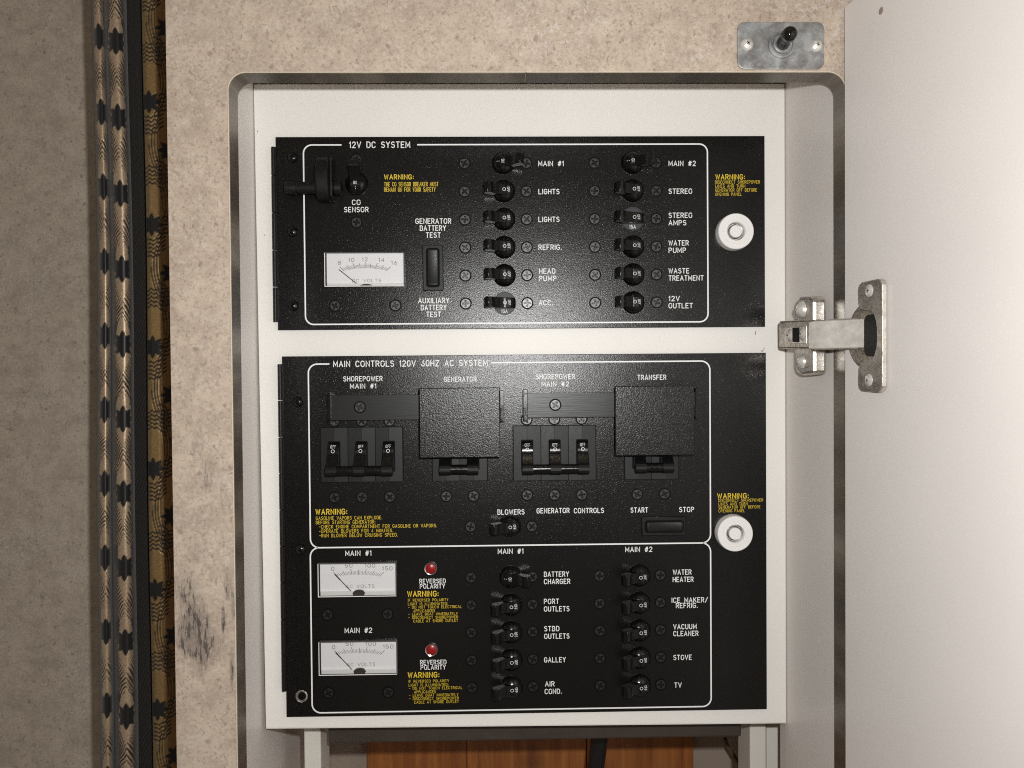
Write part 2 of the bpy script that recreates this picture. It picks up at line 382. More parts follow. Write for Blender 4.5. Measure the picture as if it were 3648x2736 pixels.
def add_text(mb, s, x, z, cap, width=None, stroke=.16, align='L', h=.00006, rot=0, surf=None, gap=.34, xs=None):
    """baseline-centred line: (x, z) is the left / centre of the line at mid cap height"""
    st, nat = layout(s, gap); sx = width/nat if width else cap*(xs or 1.0)
    wd = nat*sx; x0 = {'L': 0, 'C': -wd/2, 'R': -wd}[align]; ca, sa = math.cos(rot), math.sin(rot)
    for k, q in enumerate(st):
        hh = h+.000006*(k % 4)
        def put(p):
            a, b = p; X = x+a*ca-b*sa; Z = z+a*sa+b*ca
            return mb.pt(X, Z, hh+(surf(X, Z) if surf else 0))
        ribbon(mb, [(x0+a*sx, (b-.5)*cap) for a, b in q], stroke*cap/2, put)
def letter(parent, lines, mat='print', name='lettering', label=None):
    """lines: (region, text, x, y, cap, x_end or None, align)"""
    mb = MB()
    for k, s, x, y, cap, xe, al in lines:
        X, Z = rp(k, x, y)
        wd = (rp(k, xe, y)[0]-X) if xe else None
        add_text(mb, s, X, Z, cap*PXM, wd, (.160 if cap > 32 else .105), al)
    o = mb.build(name, M[mat], parent, smooth=0)
    if label: o['label'] = label
    return o

# ---------------------------------------------------------------- the room: wall beside the curtain
mb = MB(); mb.box(-1.1, -.272, -.9, .9, -.215, -.20)
o = mb.build('wall', M['laminate_wall'], smooth=0); o['kind'] = 'structure'

# ---------------------------------------------------------------- the cabinet
cab = thing('cabinet', 'built-in cabinet faced in stone-look beige laminate round a white recess', 'cabinet')
XL, XR, ZT, RC, FH, BH = -.1577, .2107, .1783, .0105, .080, .064       # opening, its top, corner radius; front and back of the face board
arcL = [(XL+RC-RC*math.cos(R(a)), ZT-RC+RC*math.sin(R(a))) for a in range(0, 91, 9)]
arcR = [(XR-RC+RC*math.sin(R(a)), ZT-RC+RC*math.cos(R(a))) for a in range(0, 91, 9)]
inner = [(XL, -.60)]+arcL+arcR+[(XR, -.60)]
outline = inner+[(.60, -.60), (.60, .60), (-.1935, .60), (-.1935, -.60)]
bm = bmesh.new(); vs = [bm.verts.new((x, -FH, z)) for x, z in outline]; fc = bm.faces.new(vs)
ex = bmesh.ops.extrude_face_region(bm, geom=[fc]); bmesh.ops.translate(bm, vec=(0, FH-BH, 0), verts=[g for g in ex['geom'] if isinstance(g, bmesh.types.BMVert)])
bmesh.ops.recalc_face_normals(bm, faces=bm.faces)
me = bpy.data.meshes.new('face_board'); bm.to_mesh(me); bm.free(); me.materials.append(M['laminate'])
link('face_board', me, cab)
def band(path, name, off, h0, h1, mat):
    mb = MB(); rows = []
    P = [Vector(p) for p in path]; O = []
    for i, p in enumerate(P):
        t = (P[min(i+1, len(P)-1)]-P[max(i-1, 0)]).normalized(); O.append(p+Vector((t.y, -t.x))*off)
    a = [mb.pt(p.x, p.y, h1) for p in P]; b = [mb.pt(p.x, p.y, h1) for p in O]; c = [mb.pt(p.x, p.y, h0) for p in O]; d = [mb.pt(p.x, p.y, h0) for p in P]
    for q, r2 in ((a, b), (b, c), (c, d), (d, a)): mb.ring_faces(q, r2, False)
    mb.face((a[0], b[0], c[0], d[0])); mb.face((a[-1], b[-1], c[-1], d[-1]))
    return mb.build(name, mat, cab, smooth=50)
SX = .0186
for path in ([(XL, -.60)]+arcL+[(-.10, ZT), (SX-.0003, ZT)], [(SX+.0003, ZT), (.12, ZT)]+arcR+[(XR, -.60)]):
    band(path, 'edge_trim', .0006, BH+.0002, FH-.0006, M['trim'])
    band(path, 'laminate_edge', .0004, FH-.0005, FH+.0003, M['line'])
mb = MB(); mb.box(-.1800, -.1685, -.60, .30, -.30, BH-.0005); mb.build('side_wall', M['liner'], cab, smooth=0)
mb = MB(); mb.prism_z([(.2112, BH-.0005), (.2053, -.006), (.2053, -.016), (.2253, -.016), (.2253, BH-.0005)], -.60, .30); mb.build('side_wall', M['liner'], cab, smooth=0)
mb = MB(); mb.box(-.1680, .2050, .2030, .2150, -.30, BH-.0006); mb.build('top_liner', M['liner'], cab, smooth=0)
mb = MB(); mb.box(.262, .274, -.60, .30, -.30, -.017); mb.build('side_wall', M['liner'], cab, smooth=0)
mb = MB(); mb.box(-.1682, .2615, -.60, .30, -.30, -.22); mb.build('back_wall', M['backwall'], cab, smooth=0)
px0, px1, seam = at(1311, 2650, .212)[0], at(2462, 2650, .212)[0], at(2087, 2650, .212)[0]
edges = [px0, (px0+seam)/2-.01, seam, px1]
for i in range(3):
    mb = MB(); mb.box(edges[i]+.0002, edges[i+1]-.0002, -.60, .30, -.219, -.205+.003*(i == 2)); mb.build('plank', M['wood'], cab, smooth=0, bevel=.0006)
for (u0, u1, yy, dp) in ((1083, 1143, .040, .03), (2672, 2730, .040, .03), (2731, 2773, .052, .02)):
    x0, x1 = at(u0, 2660, yy)[0], at(u1, 2660, yy)[0]
    mb = MB(); mb.box(x0, x1, -.60, -.20, -yy-dp, -yy); mb.build('cleat', M['cleat'], cab, smooth=0, bevel=.001)
x0, z0 = at(1169, 2637, .03); x1, z1 = at(2642, 2625, .03)
mb = MB(); mb.box(x0, x1, z1, -.235, -.055, -.03); mb.build('batten', M['batten'], cab, smooth=0, bevel=.0015)

# ---------------------------------------------------------------- the white board that carries the panels
board = thing('mounting_board', 'white board inside the cabinet that carries both black panels', 'board')
mb = MB(); mb.prism([(-.1656, -.2508), (.2050, -.2532), (.2050, .2020), (-.1682, .2020)], -.015, -.003)
mb.build('board', M['board'], board, smooth=0, bevel=.0006)
mb = MB(); mb.prism([(-.16550, -.25115), (.2049, -.25355), (.2049, -.2528), (-.16550, -.2504)], -.0145, -.0035); mb.build('edge_band', M['liner'], board, smooth=0)

for u, v, rx, rz in ((2691, 1186, .0004, .0016), (2716, 1250, .0010, .0005), (2722, 1242, .0004, .0007), (942, 838, .0004, .0005), (918, 468, .0004, .0006), (1012, 262, .0003, .0003)):
    x, z = at(u, v, .003); mb = MB(); mb.prism([(x+rx*math.cos(R(t))*(1+.3*math.sin(t)), z+rz*math.sin(R(t))) for t in range(0, 360, 30)], -.00299, -.00290); mb.build('smudge', M['filler'], board, smooth=0)
# ---------------------------------------------------------------- panel parts (prototypes are made once, then copied)
def cross_screw(name, mats, r, hd, cl, cw, dome=0.0, rim=0.0):
    """screw head with a recessed cross; mats = head, recess / ring"""
    bm = bmesh.new(); n = 24
    mb = MB(); mb.mi = 1
    if rim: mb.lathe(0, 0, [(r+rim, .00002), (r+rim, .00022), (r+rim*.25, .00026), (r+.00001, .00006)], n, cap=False)  # raised dark rim painted as the hole-edge shadow
    mb.mi = 0
    outer = [mb.pt(r*math.cos(2*math.pi*i/n), r*math.sin(2*math.pi*i/n), hd) for i in range(n)]
    if dome:
        base = [mb.pt(r*1.45*math.cos(2*math.pi*i/n), r*1.45*math.sin(2*math.pi*i/n), 0) for i in range(n)]
        mid = [mb.pt(r*1.32*math.cos(2*math.pi*i/n), r*1.32*math.sin(2*math.pi*i/n), hd*.55) for i in range(n)]
        mb.ring_faces(base, mid); mb.ring_faces(mid, outer)
        hc = hd+dome
    else:
        low = [mb.pt(r*math.cos(2*math.pi*i/n), r*math.sin(2*math.pi*i/n), 0) for i in range(n)]; mb.ring_faces(low, outer); hc = hd
    c = cw/2; pr = [(cl, -c), (cl, c), (c, c), (c, cl), (-c, cl), (-c, c), (-cl, c), (-cl, -c), (-c, -c), (-c, -cl), (c, -cl), (c, -c)]
    top = [mb.pt(x, z, hc-dome*min(1, (x*x+z*z)/(r*r))) for x, z in pr]; mb.mi = 1
    bot = [mb.pt(x*.8, z*.8, hc-.0007) for x, z in pr]; mb.ring_faces(top, bot); mb.face(bot); mb.mi = 0
    # annulus between outline and cross: each outer vertex joined to the nearest cross vertex, in order of angle
    ang = lambda k: math.atan2(mb.v[k][2], mb.v[k][0]) % (2*math.pi)
    a = sorted(outer, key=ang); b = sorted(top, key=ang); i = j = 0; na, nb = len(a), len(b)
    while i < na or j < nb:
        ta = (ang(a[(i+1) % na])+(2*math.pi if i+1 >= na else 0)) if i < na else 99; tb = (ang(b[(j+1) % nb])+(2*math.pi if j+1 >= nb else 0)) if j < nb else 99
        if ta <= tb: mb.face((a[i % na], a[(i+1) % na], b[j % nb])); i += 1
        else: mb.face((a[i % na], b[(j+1) % nb], b[j % nb])); j += 1
    return mb.build(name, mats, None, smooth=30, fixn=True)
def screw_proto(*a, **k):
    o = cross_screw(*a, **k); C.objects.unlink(o); return o
SCREW = screw_proto('screw', [M['screw'], M['ring']], .0033, .00040, .0025, .0014, rim=.0010)
ROUND = screw_proto('screw', [M['gloss'], M['ring']], .0026, .0019, .0015, .0009, dome=.0006)
BRIGHT = screw_proto('screw', [M['shiny'], M['needle']], .0026, .0014, .0012, .0006, dome=.0009)
def place(proto, parent, x, z, h=0, rot=None):
    return copy_tree(proto, parent, (x, -h, z), (0, random.uniform(0, 1.57) if rot is None else rot, 0))

def toggle_profile(s):                                          # (z, h): paddle leaning to -z, mirrored for s = -1
    p = [(-.001, .0070), (-.0055, .0035), (-.0118, .0074), (-.0137, .0098), (-.0133, .0130), (-.0112, .0146), (-.0088, .0140), (-.0062, .0098)]
    return [(z*s, h) for z, h in p]
def drum_h(x, z): return math.sqrt(max(0, .0082**2-z*z))-.0016
def breaker(on, flat=None):
    """drum breaker, handle up when on; built upright, turned a quarter on the panel"""
    mb = MB()
    if flat is None:
        mb.lathe(0, 0, [(.0080, 0), (.0080, .0006)]+[(.0078*math.cos(R(t)), .0006+.0057*math.sin(R(t))) for t in range(6, 90, 12)]+[(0, .0063)], 36)
        root = mb.build('circuit_breaker', M['gloss'])
    else:
        mb.lathe(0, 0, [(.0081, 0), (.0081, .0007), (.0076, .0007), (.0075, .0003), (0, .0003)], 36)
        root = mb.build('circuit_breaker', M['flat'])
    C.objects.unlink(root)
    mb = MB(); n = 16; mb.prism_x([(.0082*math.sin(R(t)), .0082*math.cos(R(t))-.0016) for t in range(-74, 75, 8)], -.0036, .0036)
    mb.build('drum', M['gloss'], root, bevel=.0003)
    s = -1 if on else 1
    mb = MB(); mb.prism_x(toggle_profile(s), -.0036, .0036)
    for k in range(5):
        t = k/4; z = (-.0137+t*.0030)*s; h = .0102+t*.0040
        mb.prism_x([(z, h), (z-.0004*s, h+.0002), (z-.0001*s, h+.0007)], -.0035, .0035)
    mb.build('handle', M['gloss'], root, bevel=.0003)
    mb = MB(); big = .0021
    if on:
        add_text(mb, 'ON', 0, -.0006, .0020, .0022, .11, 'C', surf=drum_h); add_text(mb, 'I', 0, -.0038, .0018, None, .14, 'C', surf=drum_h)
    else:
        add_text(mb, 'OFF', 0, .0032, .0018, .0033, .12, 'C', surf=drum_h)
        mb_o = A(0, .0002, .00105, .00105, 0, 360, 14); ribbon(mb, mb_o, .00013, lambda p: mb.pt(p[0], p[1], .00006+drum_h(0, p[1])))
    mb.build('lettering', M['print'], root, smooth=0)
    if flat:
        mb = MB(); add_text(mb, flat, .0056, -.0002, .0023, .0042, .14, 'C', h=.0004, rot=R(90))
        mb.build('lettering', M['print'], root, smooth=0)
    return root
B_ON, B_OFF = breaker(True), breaker(False)
B_10, B_15 = breaker(False, '10A'), breaker(False, '15A')
def put_breaker(proto, parent, x, z, turn=90):
    return copy_tree(proto, parent, (x, 0, z), (0, R(turn), 0))

def make_knob():
    mb = MB(); mb.lathe(0, 0, [(.0128, 0), (.0128, .0020), (.0124, .0062), (.0120, .0066), (.00915, .0066), (.0091, .0063), (.0089, .0063), (.00885, .0067), (.0066, .0068), (.0062, .0062), (.0062, .0003), (.0046, .0003)], 48, cap=False)
    k = mb.build('latch_knob', M['knob']); C.objects.unlink(k)
    mb = MB(); mb.lathe(0, 0, [(.0044, .0003), (.0043, .0060), (.0040, .0064), (0, .0064)], 32); mb.build('push_button', M['knob'], k)
    mb = MB(); mb.lathe(0, 0, [(.0061, .0011), (.0046, .0011)], 36, cap=False); mb.build('recess_shade_ring', M['knob_recess_shade'], k)  # grey ring standing for the shade in the cavity
    mb = MB(); n = 40; a = []; b = []
    for i in range(39): t = R(100+i*9); a.append((.0057*math.cos(t), .0057*math.sin(t)))
    for i in range(38, -1, -1): t = R(100+i*9); b.append((.0051*math.cos(t), .0051*math.sin(t)))
    mb.prism(a+b, .0006, .0036); mb.build('spring_clip', M['chrome'], k)  # clip closed to a near ring to grey the shaded cavity
    return k
KNOB = make_knob()

def rocker(parent, x0, x1, z0, z1, tall):
    mb = MB(); mb.box(x0, x1, z0, z1, 0, .0016)
    e = (x1-x0 if tall else z1-z0)*.17
    root = mb.build('rocker_switch', M['satin'], parent, bevel=.0006)
    ix0, ix1, iz0, iz1 = (x0+e, x1-e, z0+e*.9, z1-e*.9) if tall else (x0+e*.9, x1-e*.6, z0+e, z1-e)
    mb = MB(); mb.prism(rrect(ix0, ix1, iz0, iz1, .0022), .0017, .0019); mb.build('rocker_well', M['ring'], root, smooth=0)
    # the rocker itself: a concave key with rounded corners
    mb = MB(); pts = rrect(ix0+.0006, ix1-.0006, iz0+.0006, iz1-.0006, .0020, 6); c = ((ix0+ix1)/2, (iz0+iz1)/2)
    def hh(x, z):
        t = (z-c[1])/((iz1-iz0)/2) if tall else (x-c[0])/((ix1-ix0)/2)
        return .0034+.0013*t*t
    a0, a1, w0 = (iz0+.0006, iz1-.0006, (ix1-ix0)/2-.0006) if tall else (ix0+.0006, ix1-.0006, (iz1-iz0)/2-.0006)
    rows = []; nr = 26; rr = .0016
    for i in range(nr+1):
        q = a0+(a1-a0)*(.5-.5*math.cos(math.pi*i/nr)); e2 = min(q-a0, a1-q); wd = w0 if e2 >= rr else w0-rr+math.sqrt(max(0, rr*rr-(rr-e2)**2))
        drop = .0009*max(0, 1-e2/.0010)
        row = []
        for k, dh in ((-1, -.0024), (-1, -.0009), (-.88, -.0002), (-.72, 0), (.72, 0), (.88, -.0002), (1, -.0009), (1, -.0024)):
            x, z = (c[0]+k*wd, q) if tall else (q, c[1]+k*wd)
            row.append(mb.pt(x, z, hh(x, z)+dh-drop))
        rows.append(row)
    for a, b in zip(rows, rows[1:]): mb.ring_faces(a, b, False)
    mb.face(rows[0]); mb.face(rows[-1][::-1]); mb.build('rocker', M['satin'], root, smooth=70)
    return root

def meter(parent, k, x0, x1, y0, y1, kind):
    X0, Z1 = rp(k, x0, (y0+3)); X1, _ = rp(k, x1, y0); _, Z0 = rp(k, x0, y1)
    g = .0007
    def ix(x, y): return rp(k, x, y)
    mb = MB(); o, i_ = rrect(X0, X1, Z0, Z1, .0008, 3), rrect(X0+g, X1-g, Z0+g, Z1-g, .0004, 3)
    a = [mb.pt(x, z, 0) for x, z in o]; b = [mb.pt(x, z, .0026) for x, z in o]; c = [mb.pt(x, z, .0026) for x, z in i_]; d = [mb.pt(x, z, .0004) for x, z in i_]
    mb.ring_faces(a, b); mb.ring_faces(b, c); mb.ring_faces(c, d)
    root = mb.build('volt_meter', M['meterframe'], parent, smooth=30)
    mb = MB(); mb.prism(rrect(X0+g*.6, X1-g*.6, Z0+g*.6, Z1-g*.6, .0003, 2), .0001, .0006); mb.build('dial_card', M['dial'], root, smooth=0)
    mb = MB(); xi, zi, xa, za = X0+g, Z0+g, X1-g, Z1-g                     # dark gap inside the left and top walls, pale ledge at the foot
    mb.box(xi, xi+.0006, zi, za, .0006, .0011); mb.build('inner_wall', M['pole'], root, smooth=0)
    mb = MB(); mb.box(X0+.0001, X0+.0006, Z0+.0006, Z1-.0004, .0026, .0028); mb.box(X0+.0001, X1-.0004, Z0+.0001, Z0+.0006, .0026, .0028); mb.build('edge_highlight', M['knob'], root, smooth=0)  # white strips painting the highlight on the left and bottom edges
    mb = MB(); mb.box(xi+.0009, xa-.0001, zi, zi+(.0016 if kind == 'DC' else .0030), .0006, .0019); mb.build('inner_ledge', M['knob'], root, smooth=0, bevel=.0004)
    mb = MB()
    def tick(u, ln):
        if kind == 'DC': px, py = 810+176*u, 1118+22*u*u
        else: px, py = x0+331+172*u, y0+100+14*u*u
        t = R(46*u); q = (px+ln*math.sin(t), py-ln*math.cos(t)); A_, B_ = ix(px, py), ix(*q)
        ribbon(mb, [A_, B_], .00013 if ln < 35 else .00019, lambda p: mb.pt(p[0], p[1], .00066))
    nn = 40 if kind == 'DC' else 30
    for q in range(nn+1):
        u = -1+2*q/nn; u = u*(1-.12*(1-abs(u)))
        tick(u, 46 if q % (nn//4 if kind == 'DC' else nn//3) == 0 else (38 if q % 5 == 0 else 27))
    mb2 = mb
    if kind == 'DC': nums = (('8', 598, 1075), ('10', 697, 1053), ('12', 807, 1047), ('14', 943, 1053), ('16', 1047, 1075)); cap = 28; lab = ('DC VOLTS', 705, 940, 1222)
    else: nums = (('0', x0+120, y0+53), ('50', x0+250, y0+27), ('100', x0+425, y0+27), ('150', x0+567, y0+50)); cap = 29; lab = ('AC VOLTS', x0+228, x0+460, y0+198)
    for s, x, y in nums:
        X, Z = ix(x, y); add_text(mb2, s, X, Z, cap*PXM, None, .13, 'C', h=.00066, xs=1.45)
    X, Z = ix(lab[1], lab[3]); add_text(mb2, lab[0], X, Z, 25*PXM, ix(lab[2], lab[3])[0]-X, .12, 'L', h=.00066)
    mb2.build('dial_scale', M['grey'], root, smooth=0)
    if kind == 'DC': tip, hub = (597, 1132), (762, 1264); pc, pr, ph_ = (822, 1268), 50, 18
    else: tip, hub = (x0+140, y0+97), (x0+282, y0+246); pc, pr, ph_ = (x0+337, y0+254), 52, 32
    mb = MB(); a, b = ix(*tip), ix(*hub); ribbon(mb, [a, b], .00028, lambda p: mb.pt(p[0], p[1], .0013))
    e = [a[0]+(b[0]-a[0])*.28, a[1]+(b[1]-a[1])*.28]
    if kind == 'AC': ribbon(mb, [a, e], .00042, lambda p: mb.pt(p[0], p[1], .00135))
    mb.build('needle', M['needle'], root, smooth=0)
    mb = MB(); c = ix(*pc); r = pr*PXM; pts = [(c[0]+r*math.cos(R(t)), c[1]+ph_*PXM*math.sin(R(t))) for t in range(0, 181, 12)]
    if kind == 'AC': mb.box(c[0]-r*.92, c[0]+r*.86, zi, c[1]-.0001, .0019, .0023)
    hx, hz = ix(*hub)
    mb.prism(pts, .0007, .0021); mb.prism([(hx-.0008, hz-.0007), (c[0], hz-.0007), (c[0], hz+.0007), (hx-.0003, hz+.0007)], .0008, .0017)
    mb.build('pivot_cover', M['pivot'], root, smooth=30)
    mb = MB(); mb.box(X0+g*.5, X1-g*.5, Z0+g*.5, Z1-g*.5, .00225, .00235); mb.build('window', M['clear'], root, smooth=0)
    return root

def border(parent, x0, x1, z0, z1, r, wdt, gap=None, skip_bottom=False):
    path = rrect(x0, x1, z0, z1, r, 8); mb = MB(); put = lambda p: mb.pt(p[0], p[1], .00005)
    if skip_bottom:                                             # open at the top, shares the line of the frame above
        ribbon(mb, path[10:]+path[:8], wdt/2, put)
    elif gap:
        # start right of the title gap, run clockwise round to its left end
        top = [(gap[1], z1)]; loop = top+path[8::-1]+path[:26:-1]+path[26:17:-1]+path[17:8:-1]+[(gap[0], z1)]
        ribbon(mb, loop, wdt/2, put)
    else:
        ribbon(mb, path+[path[0], path[1]], wdt/2, put)
    return mb.build('border_line', M['print'], parent, smooth=0)
def knuckles(parent, x0, x1, zs, h=.0022):
    for a, b in zip(zs, zs[1:]):
        mb = MB(); mb.box(x0, x1+.0006, b+.00035, a-.00035, -.0028, h-.0012)
        mb.cyl_z((x0+x1)/2, .0006, (x1-x0)*.52, b+.0004, a-.0004); mb.build('hinge_knuckle', M['satin'], parent, smooth=40)

# ---------------------------------------------------------------- upper panel: 12 V DC
up = thing('breaker_panel', 'upper, shorter black breaker panel headed 12V DC SYSTEM', 'breaker panel', group='black breaker panels on the white board')
UX0, UX1, UZ0, UZ1 = -.1525, .1895, .0302, .1643
mb = MB(); mb.box(UX0, UX1, UZ0, UZ1, -.003, 0); mb.build('face_plate', M['panel'], up, smooth=0, bevel=.0003)
zs = [rp(1, 60, y)[1] for y in (122, 360, 665, 970, 1273, 1565)]
knuckles(up, -.1553, UX0, zs)
bx0, bx1 = rp(1, 311, 900)[0], rp(2, 1547, 900)[0]; bz1, bz0 = rp(2, 0, 103)[1], rp(2, 0, 1569)[1]
border(up, bx0, bx1, bz0, bz1, .0058, .00098, (rp(1, 610, 104)[0], rp(1, 1240, 104)[0]))
letter(up, [(1, '12V DC SYSTEM', 680, 106, 46, 1175, 'L')])
letter(up, [(1, 'CO', 703, 578, 38, 768, 'L'), (1, 'SENSOR', 638, 638, 38, 834, 'L')])
letter(up, [(1, 'WARNING:', 966, 370, 36, 1205, 'L'), (1, 'THE CO SENSOR BREAKER MUST', 966, 430, 32, 1408, 'L'), (1, 'REMAIN ON FOR YOUR SAFETY', 966, 474, 32, 1385, 'L')], 'yellow', 'warning_text')
letter(up, [(1, 'GENERATOR', 1224, 733, 39, 1512, 'L'), (1, 'BATTERY', 1260, 790, 39, 1470, 'L'), (1, 'TEST', 1310, 847, 39, 1426, 'L')])
letter(up, [(1, 'AUXILIARY', 1247, 1385, 39, 1497, 'L'), (1, 'BATTERY', 1268, 1442, 39, 1474, 'L'), (1, 'TEST', 1314, 1498, 39, 1428, 'L')])
letter(up, [(2, 'WARNING:', 1613, 370, 38, 1850, 'L'), (2, 'DISCONNECT SHOREPOWER', 1608, 412, 24, 1974, 'L'), (2, 'LINES AND TURN', 1611, 445, 24, 1853, 'L'), (2, 'GENERATOR OFF BEFORE', 1611, 478, 24, 1950, 'L'), (2, 'OPENING PANEL', 1610, 512, 24, 1823, 'L')], 'yellow', 'warning_text')
for s, x, y, xe in (('MAIN #1', 158, 260, 362), ('LIGHTS', 160, 490, 327), ('LIGHTS', 160, 718, 327), ('REFRIG.', 160, 947, 346), ('ACC.', 162, 1403, 274),
                    ('MAIN #2', 1228, 259, 1446), ('STEREO', 1228, 487, 1416)):
    letter(up, [(2, s, x, y, 38, xe, 'L')])
for (s1, x1, y1, e1), (s2, x2, y2, e2) in ((('HEAD', 165, 1143, 293), ('PUMP', 165, 1203, 302)), (('STEREO', 1228, 685, 1416), ('AMPS', 1228, 746, 1368)), (('WATER', 1228, 912, 1388), ('PUMP', 1228, 972, 1366)),
                                           (('WASTE', 1228, 1141, 1392), ('TREATMENT', 1228, 1200, 1510)), (('12V', 1228, 1368, 1314), ('OUTLET', 1228, 1427, 1421))):
    letter(up, [(2, s1, x1, y1, 38, e1, 'L'), (2, s2, x2, y2, 38, e2, 'L')])
rows = [rp(2, 620, y)[1] for y in (253, 485, 715, 943, 1172, 1400)]
pitch = (rows[0]-rows[5])/5; rows = [rows[0]-.0002-pitch*i for i in range(6)]
cA, cB = rp(1, 1950, 900, .003)[0], rp(2, 938, 900, .003)[0]
sA0, sA1, sB0, sB1 = rp(1, 1629, 900)[0], rp(2, 62, 900)[0], rp(2, 620, 900)[0], rp(2, 1125, 900)[0]
for i, z in enumerate(rows):
    for x in (sA0, sA1, sB0, sB1): place(SCREW, up, x, z)
    put_breaker(B_ON if i == 0 else B_10 if i == 5 else B_OFF, up, cA, z)
    put_breaker(B_ON if i == 0 else B_15 if i == 2 else B_OFF, up, cB, z)
x, z = rp(1, 733, 418, .003); put_breaker(B_ON, up, x, z, 0)
for q in ((736, 226), (738, 742), (562, 1428), (1058, 1425)): place(SCREW, up, *rp(1, *q))
for q in ((212, 212), (213, 820), (222, 1428)): place(ROUND, up, *rp(1, *q))
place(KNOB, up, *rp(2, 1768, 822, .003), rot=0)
a, b = rp(1, 1283, 1305), rp(1, 1450, 928); rocker(up, a[0], b[0], a[1], b[1], True)
meter(up, 1, 478, 1135, 990, 1275, 'DC')
# the black wheel knob on its cross bar
x0, z0 = rp(1, 400, 452, .012); x1, _ = rp(1, 520, 452, .012); xa, _ = rp(1, 145, 452, .012); xb, _ = rp(1, 612, 452, .012); xm, _ = rp(1, 575, 452, .012)
mb = MB(); zc = rp(1, 500, 425, .008)[1]
mb.cyl_x(zc-.0030, .0085, .0042, xa+.006, xb-.002, 20)
gk = mb.build('guard_knob', M['rubber'], up, smooth=40)
mb = MB(); mb.prism_x([(zc+.0028+.0148, .0020)]+[(zc+.0028+.0148*math.cos(R(t)), .0085+.0085*math.sin(R(t))) for t in range(0, 181, 9)]+[(zc+.0028-.0148, .0020)], x0+.0005, x1-.0005); mb.build('guard_block', M['rubber'], gk, smooth=40, bevel=.0012)
mb = MB(); mb.prism_x([(zc+.0032+.0150, .0018), (zc+.0032+.0150, .0090), (zc+.0032+.0120, .0130), (zc+.0032-.0120, .0130), (zc+.0032-.0150, .0090), (zc+.0032-.0150, .0018)], x1-.0004, xm-.0030); mb.build('flange', M['satin'], gk, smooth=40, bevel=.0006)
mb = MB(); mb.cyl_x(zc-.0030, .0085, .0050, xm-.0025, xb-.0002, 24); mb.build('end_cap', M['satin'], gk, smooth=40, bevel=.001)
mb = MB(); mb.cyl_x(zc-.0030, .0085, .0047, xa, xa+.0075, 24); mb.build('end_cap', M['satin'], gk, smooth=40, bevel=.001)

# ---------------------------------------------------------------- lower panel: 120 V AC
lo = thing('breaker_panel', 'lower, taller black breaker panel headed MAIN CONTROLS 120V 60HZ AC SYSTEM', 'breaker panel', group='black breaker panels on the white board')
LX0, LX1, LZ0, LZ1 = -.1500, .1900, -.2416, .0119
mb = MB(); mb.box(LX0, LX1, LZ0, LZ1, -.003, 0); mb.build('face_plate', M['panel'], lo, smooth=0, bevel=.0003)
zs = [rp(3, 30, y)[1] for y in (105, 405, 708, 1005, 1305, 1603)]+[rp(5, 60, y)[1] for y in (355, 655, 955, 1250)]
knuckles(lo, -.1527, LX0, zs)
bx0, bx1 = rp(3, 282, 900)[0], rp(4, 1567, 800)[0]; zt = rp(3, 400, 108)[1]; zm = rp(5, 1000, 64)[1]; zb = rp(5, 1000, 1417)[1]
border(lo, bx0, bx1, zm, zt, .0062, .00098, (rp(3, 442, 108)[0], rp(3, 1780, 98)[0]))
border(lo, bx0-.0002, bx1, zb, zm, .0062, .00098, None, True)
letter(lo, [(3, 'MAIN CONTROLS 120V 60HZ AC SYSTEM', 480, 108, 45, 1742, 'L')])
letter(lo, [(3, 'SHOREPOWER', 562, 230, 37, 880, 'L'), (3, 'MAIN #1', 618, 290, 36, 828, 'L')])
letter(lo, [(3, 'GENERATOR', 1388, 234, 37, 1652, 'L')])
letter(lo, [(4, 'SHOREPOWER', 137, 213, 37, 455, 'L'), (4, 'MAIN #2', 185, 273, 36, 404, 'L')])
letter(lo, [(4, 'TRANSFER', 972, 218, 37, 1204, 'L')])
letter(lo, [(3, 'WARNING:', 335, 1322, 42, 590, 'L'), (3, 'GASOLINE VAPORS CAN EXPLODE.', 336, 1374, 26, 878, 'L'), (3, 'BEFORE STARTING GENERATOR:', 336, 1409, 26, 822, 'L'), (3, '-CHECK ENGINE COMPARTMENT FOR GASOLINE OR VAPORS.', 362, 1445, 26, 1328, 'L'),
            (3, '-OPERATE BLOWERS FOR 4 MINUTES.', 362, 1481, 26, 968, 'L'), (3, '-RUN BLOWER BELOW CRUISING SPEED.', 364, 1517, 26, 1006, 'L')], 'yellow', 'warning_text')
letter(lo, [(3, 'BLOWERS', 1828, 1324, 38, 2045, 'L')]); letter(lo, [(4, 'GENERATOR', 145, 1313, 38, 410, 'L'), (4, 'CONTROLS', 451, 1312, 38, 692, 'L')])
letter(lo, [(4, 'START', 916, 1307, 38, 1054, 'L')]); letter(lo, [(4, 'STOP', 1315, 1303, 38, 1432, 'L')])
letter(lo, [(4, 'WARNING:', 1628, 1192, 39, 1880, 'L'), (4, 'DISCONNECT SHOREPOWER', 1636, 1228, 22, 2000, 'L'), (4, 'LINES AND TURN', 1637, 1257, 22, 1873, 'L'), (4, 'GENERATOR OFF BEFORE', 1638, 1284, 22, 1978, 'L'), (4, 'OPENING PANEL', 1637, 1314, 22, 1850, 'L')], 'yellow', 'warning_text')
for dx, dy, nm in ((0, 0, '1'), (7, 641, '2')): meter(lo, 5, 355+dx, 1000+dx, 190+dy, 471+dy, 'AC')
letter(lo, [(5, 'MAIN #1', 579, 118, 38, 788, 'L')]); letter(lo, [(5, 'MAIN #2', 574, 752, 38, 794, 'L')])
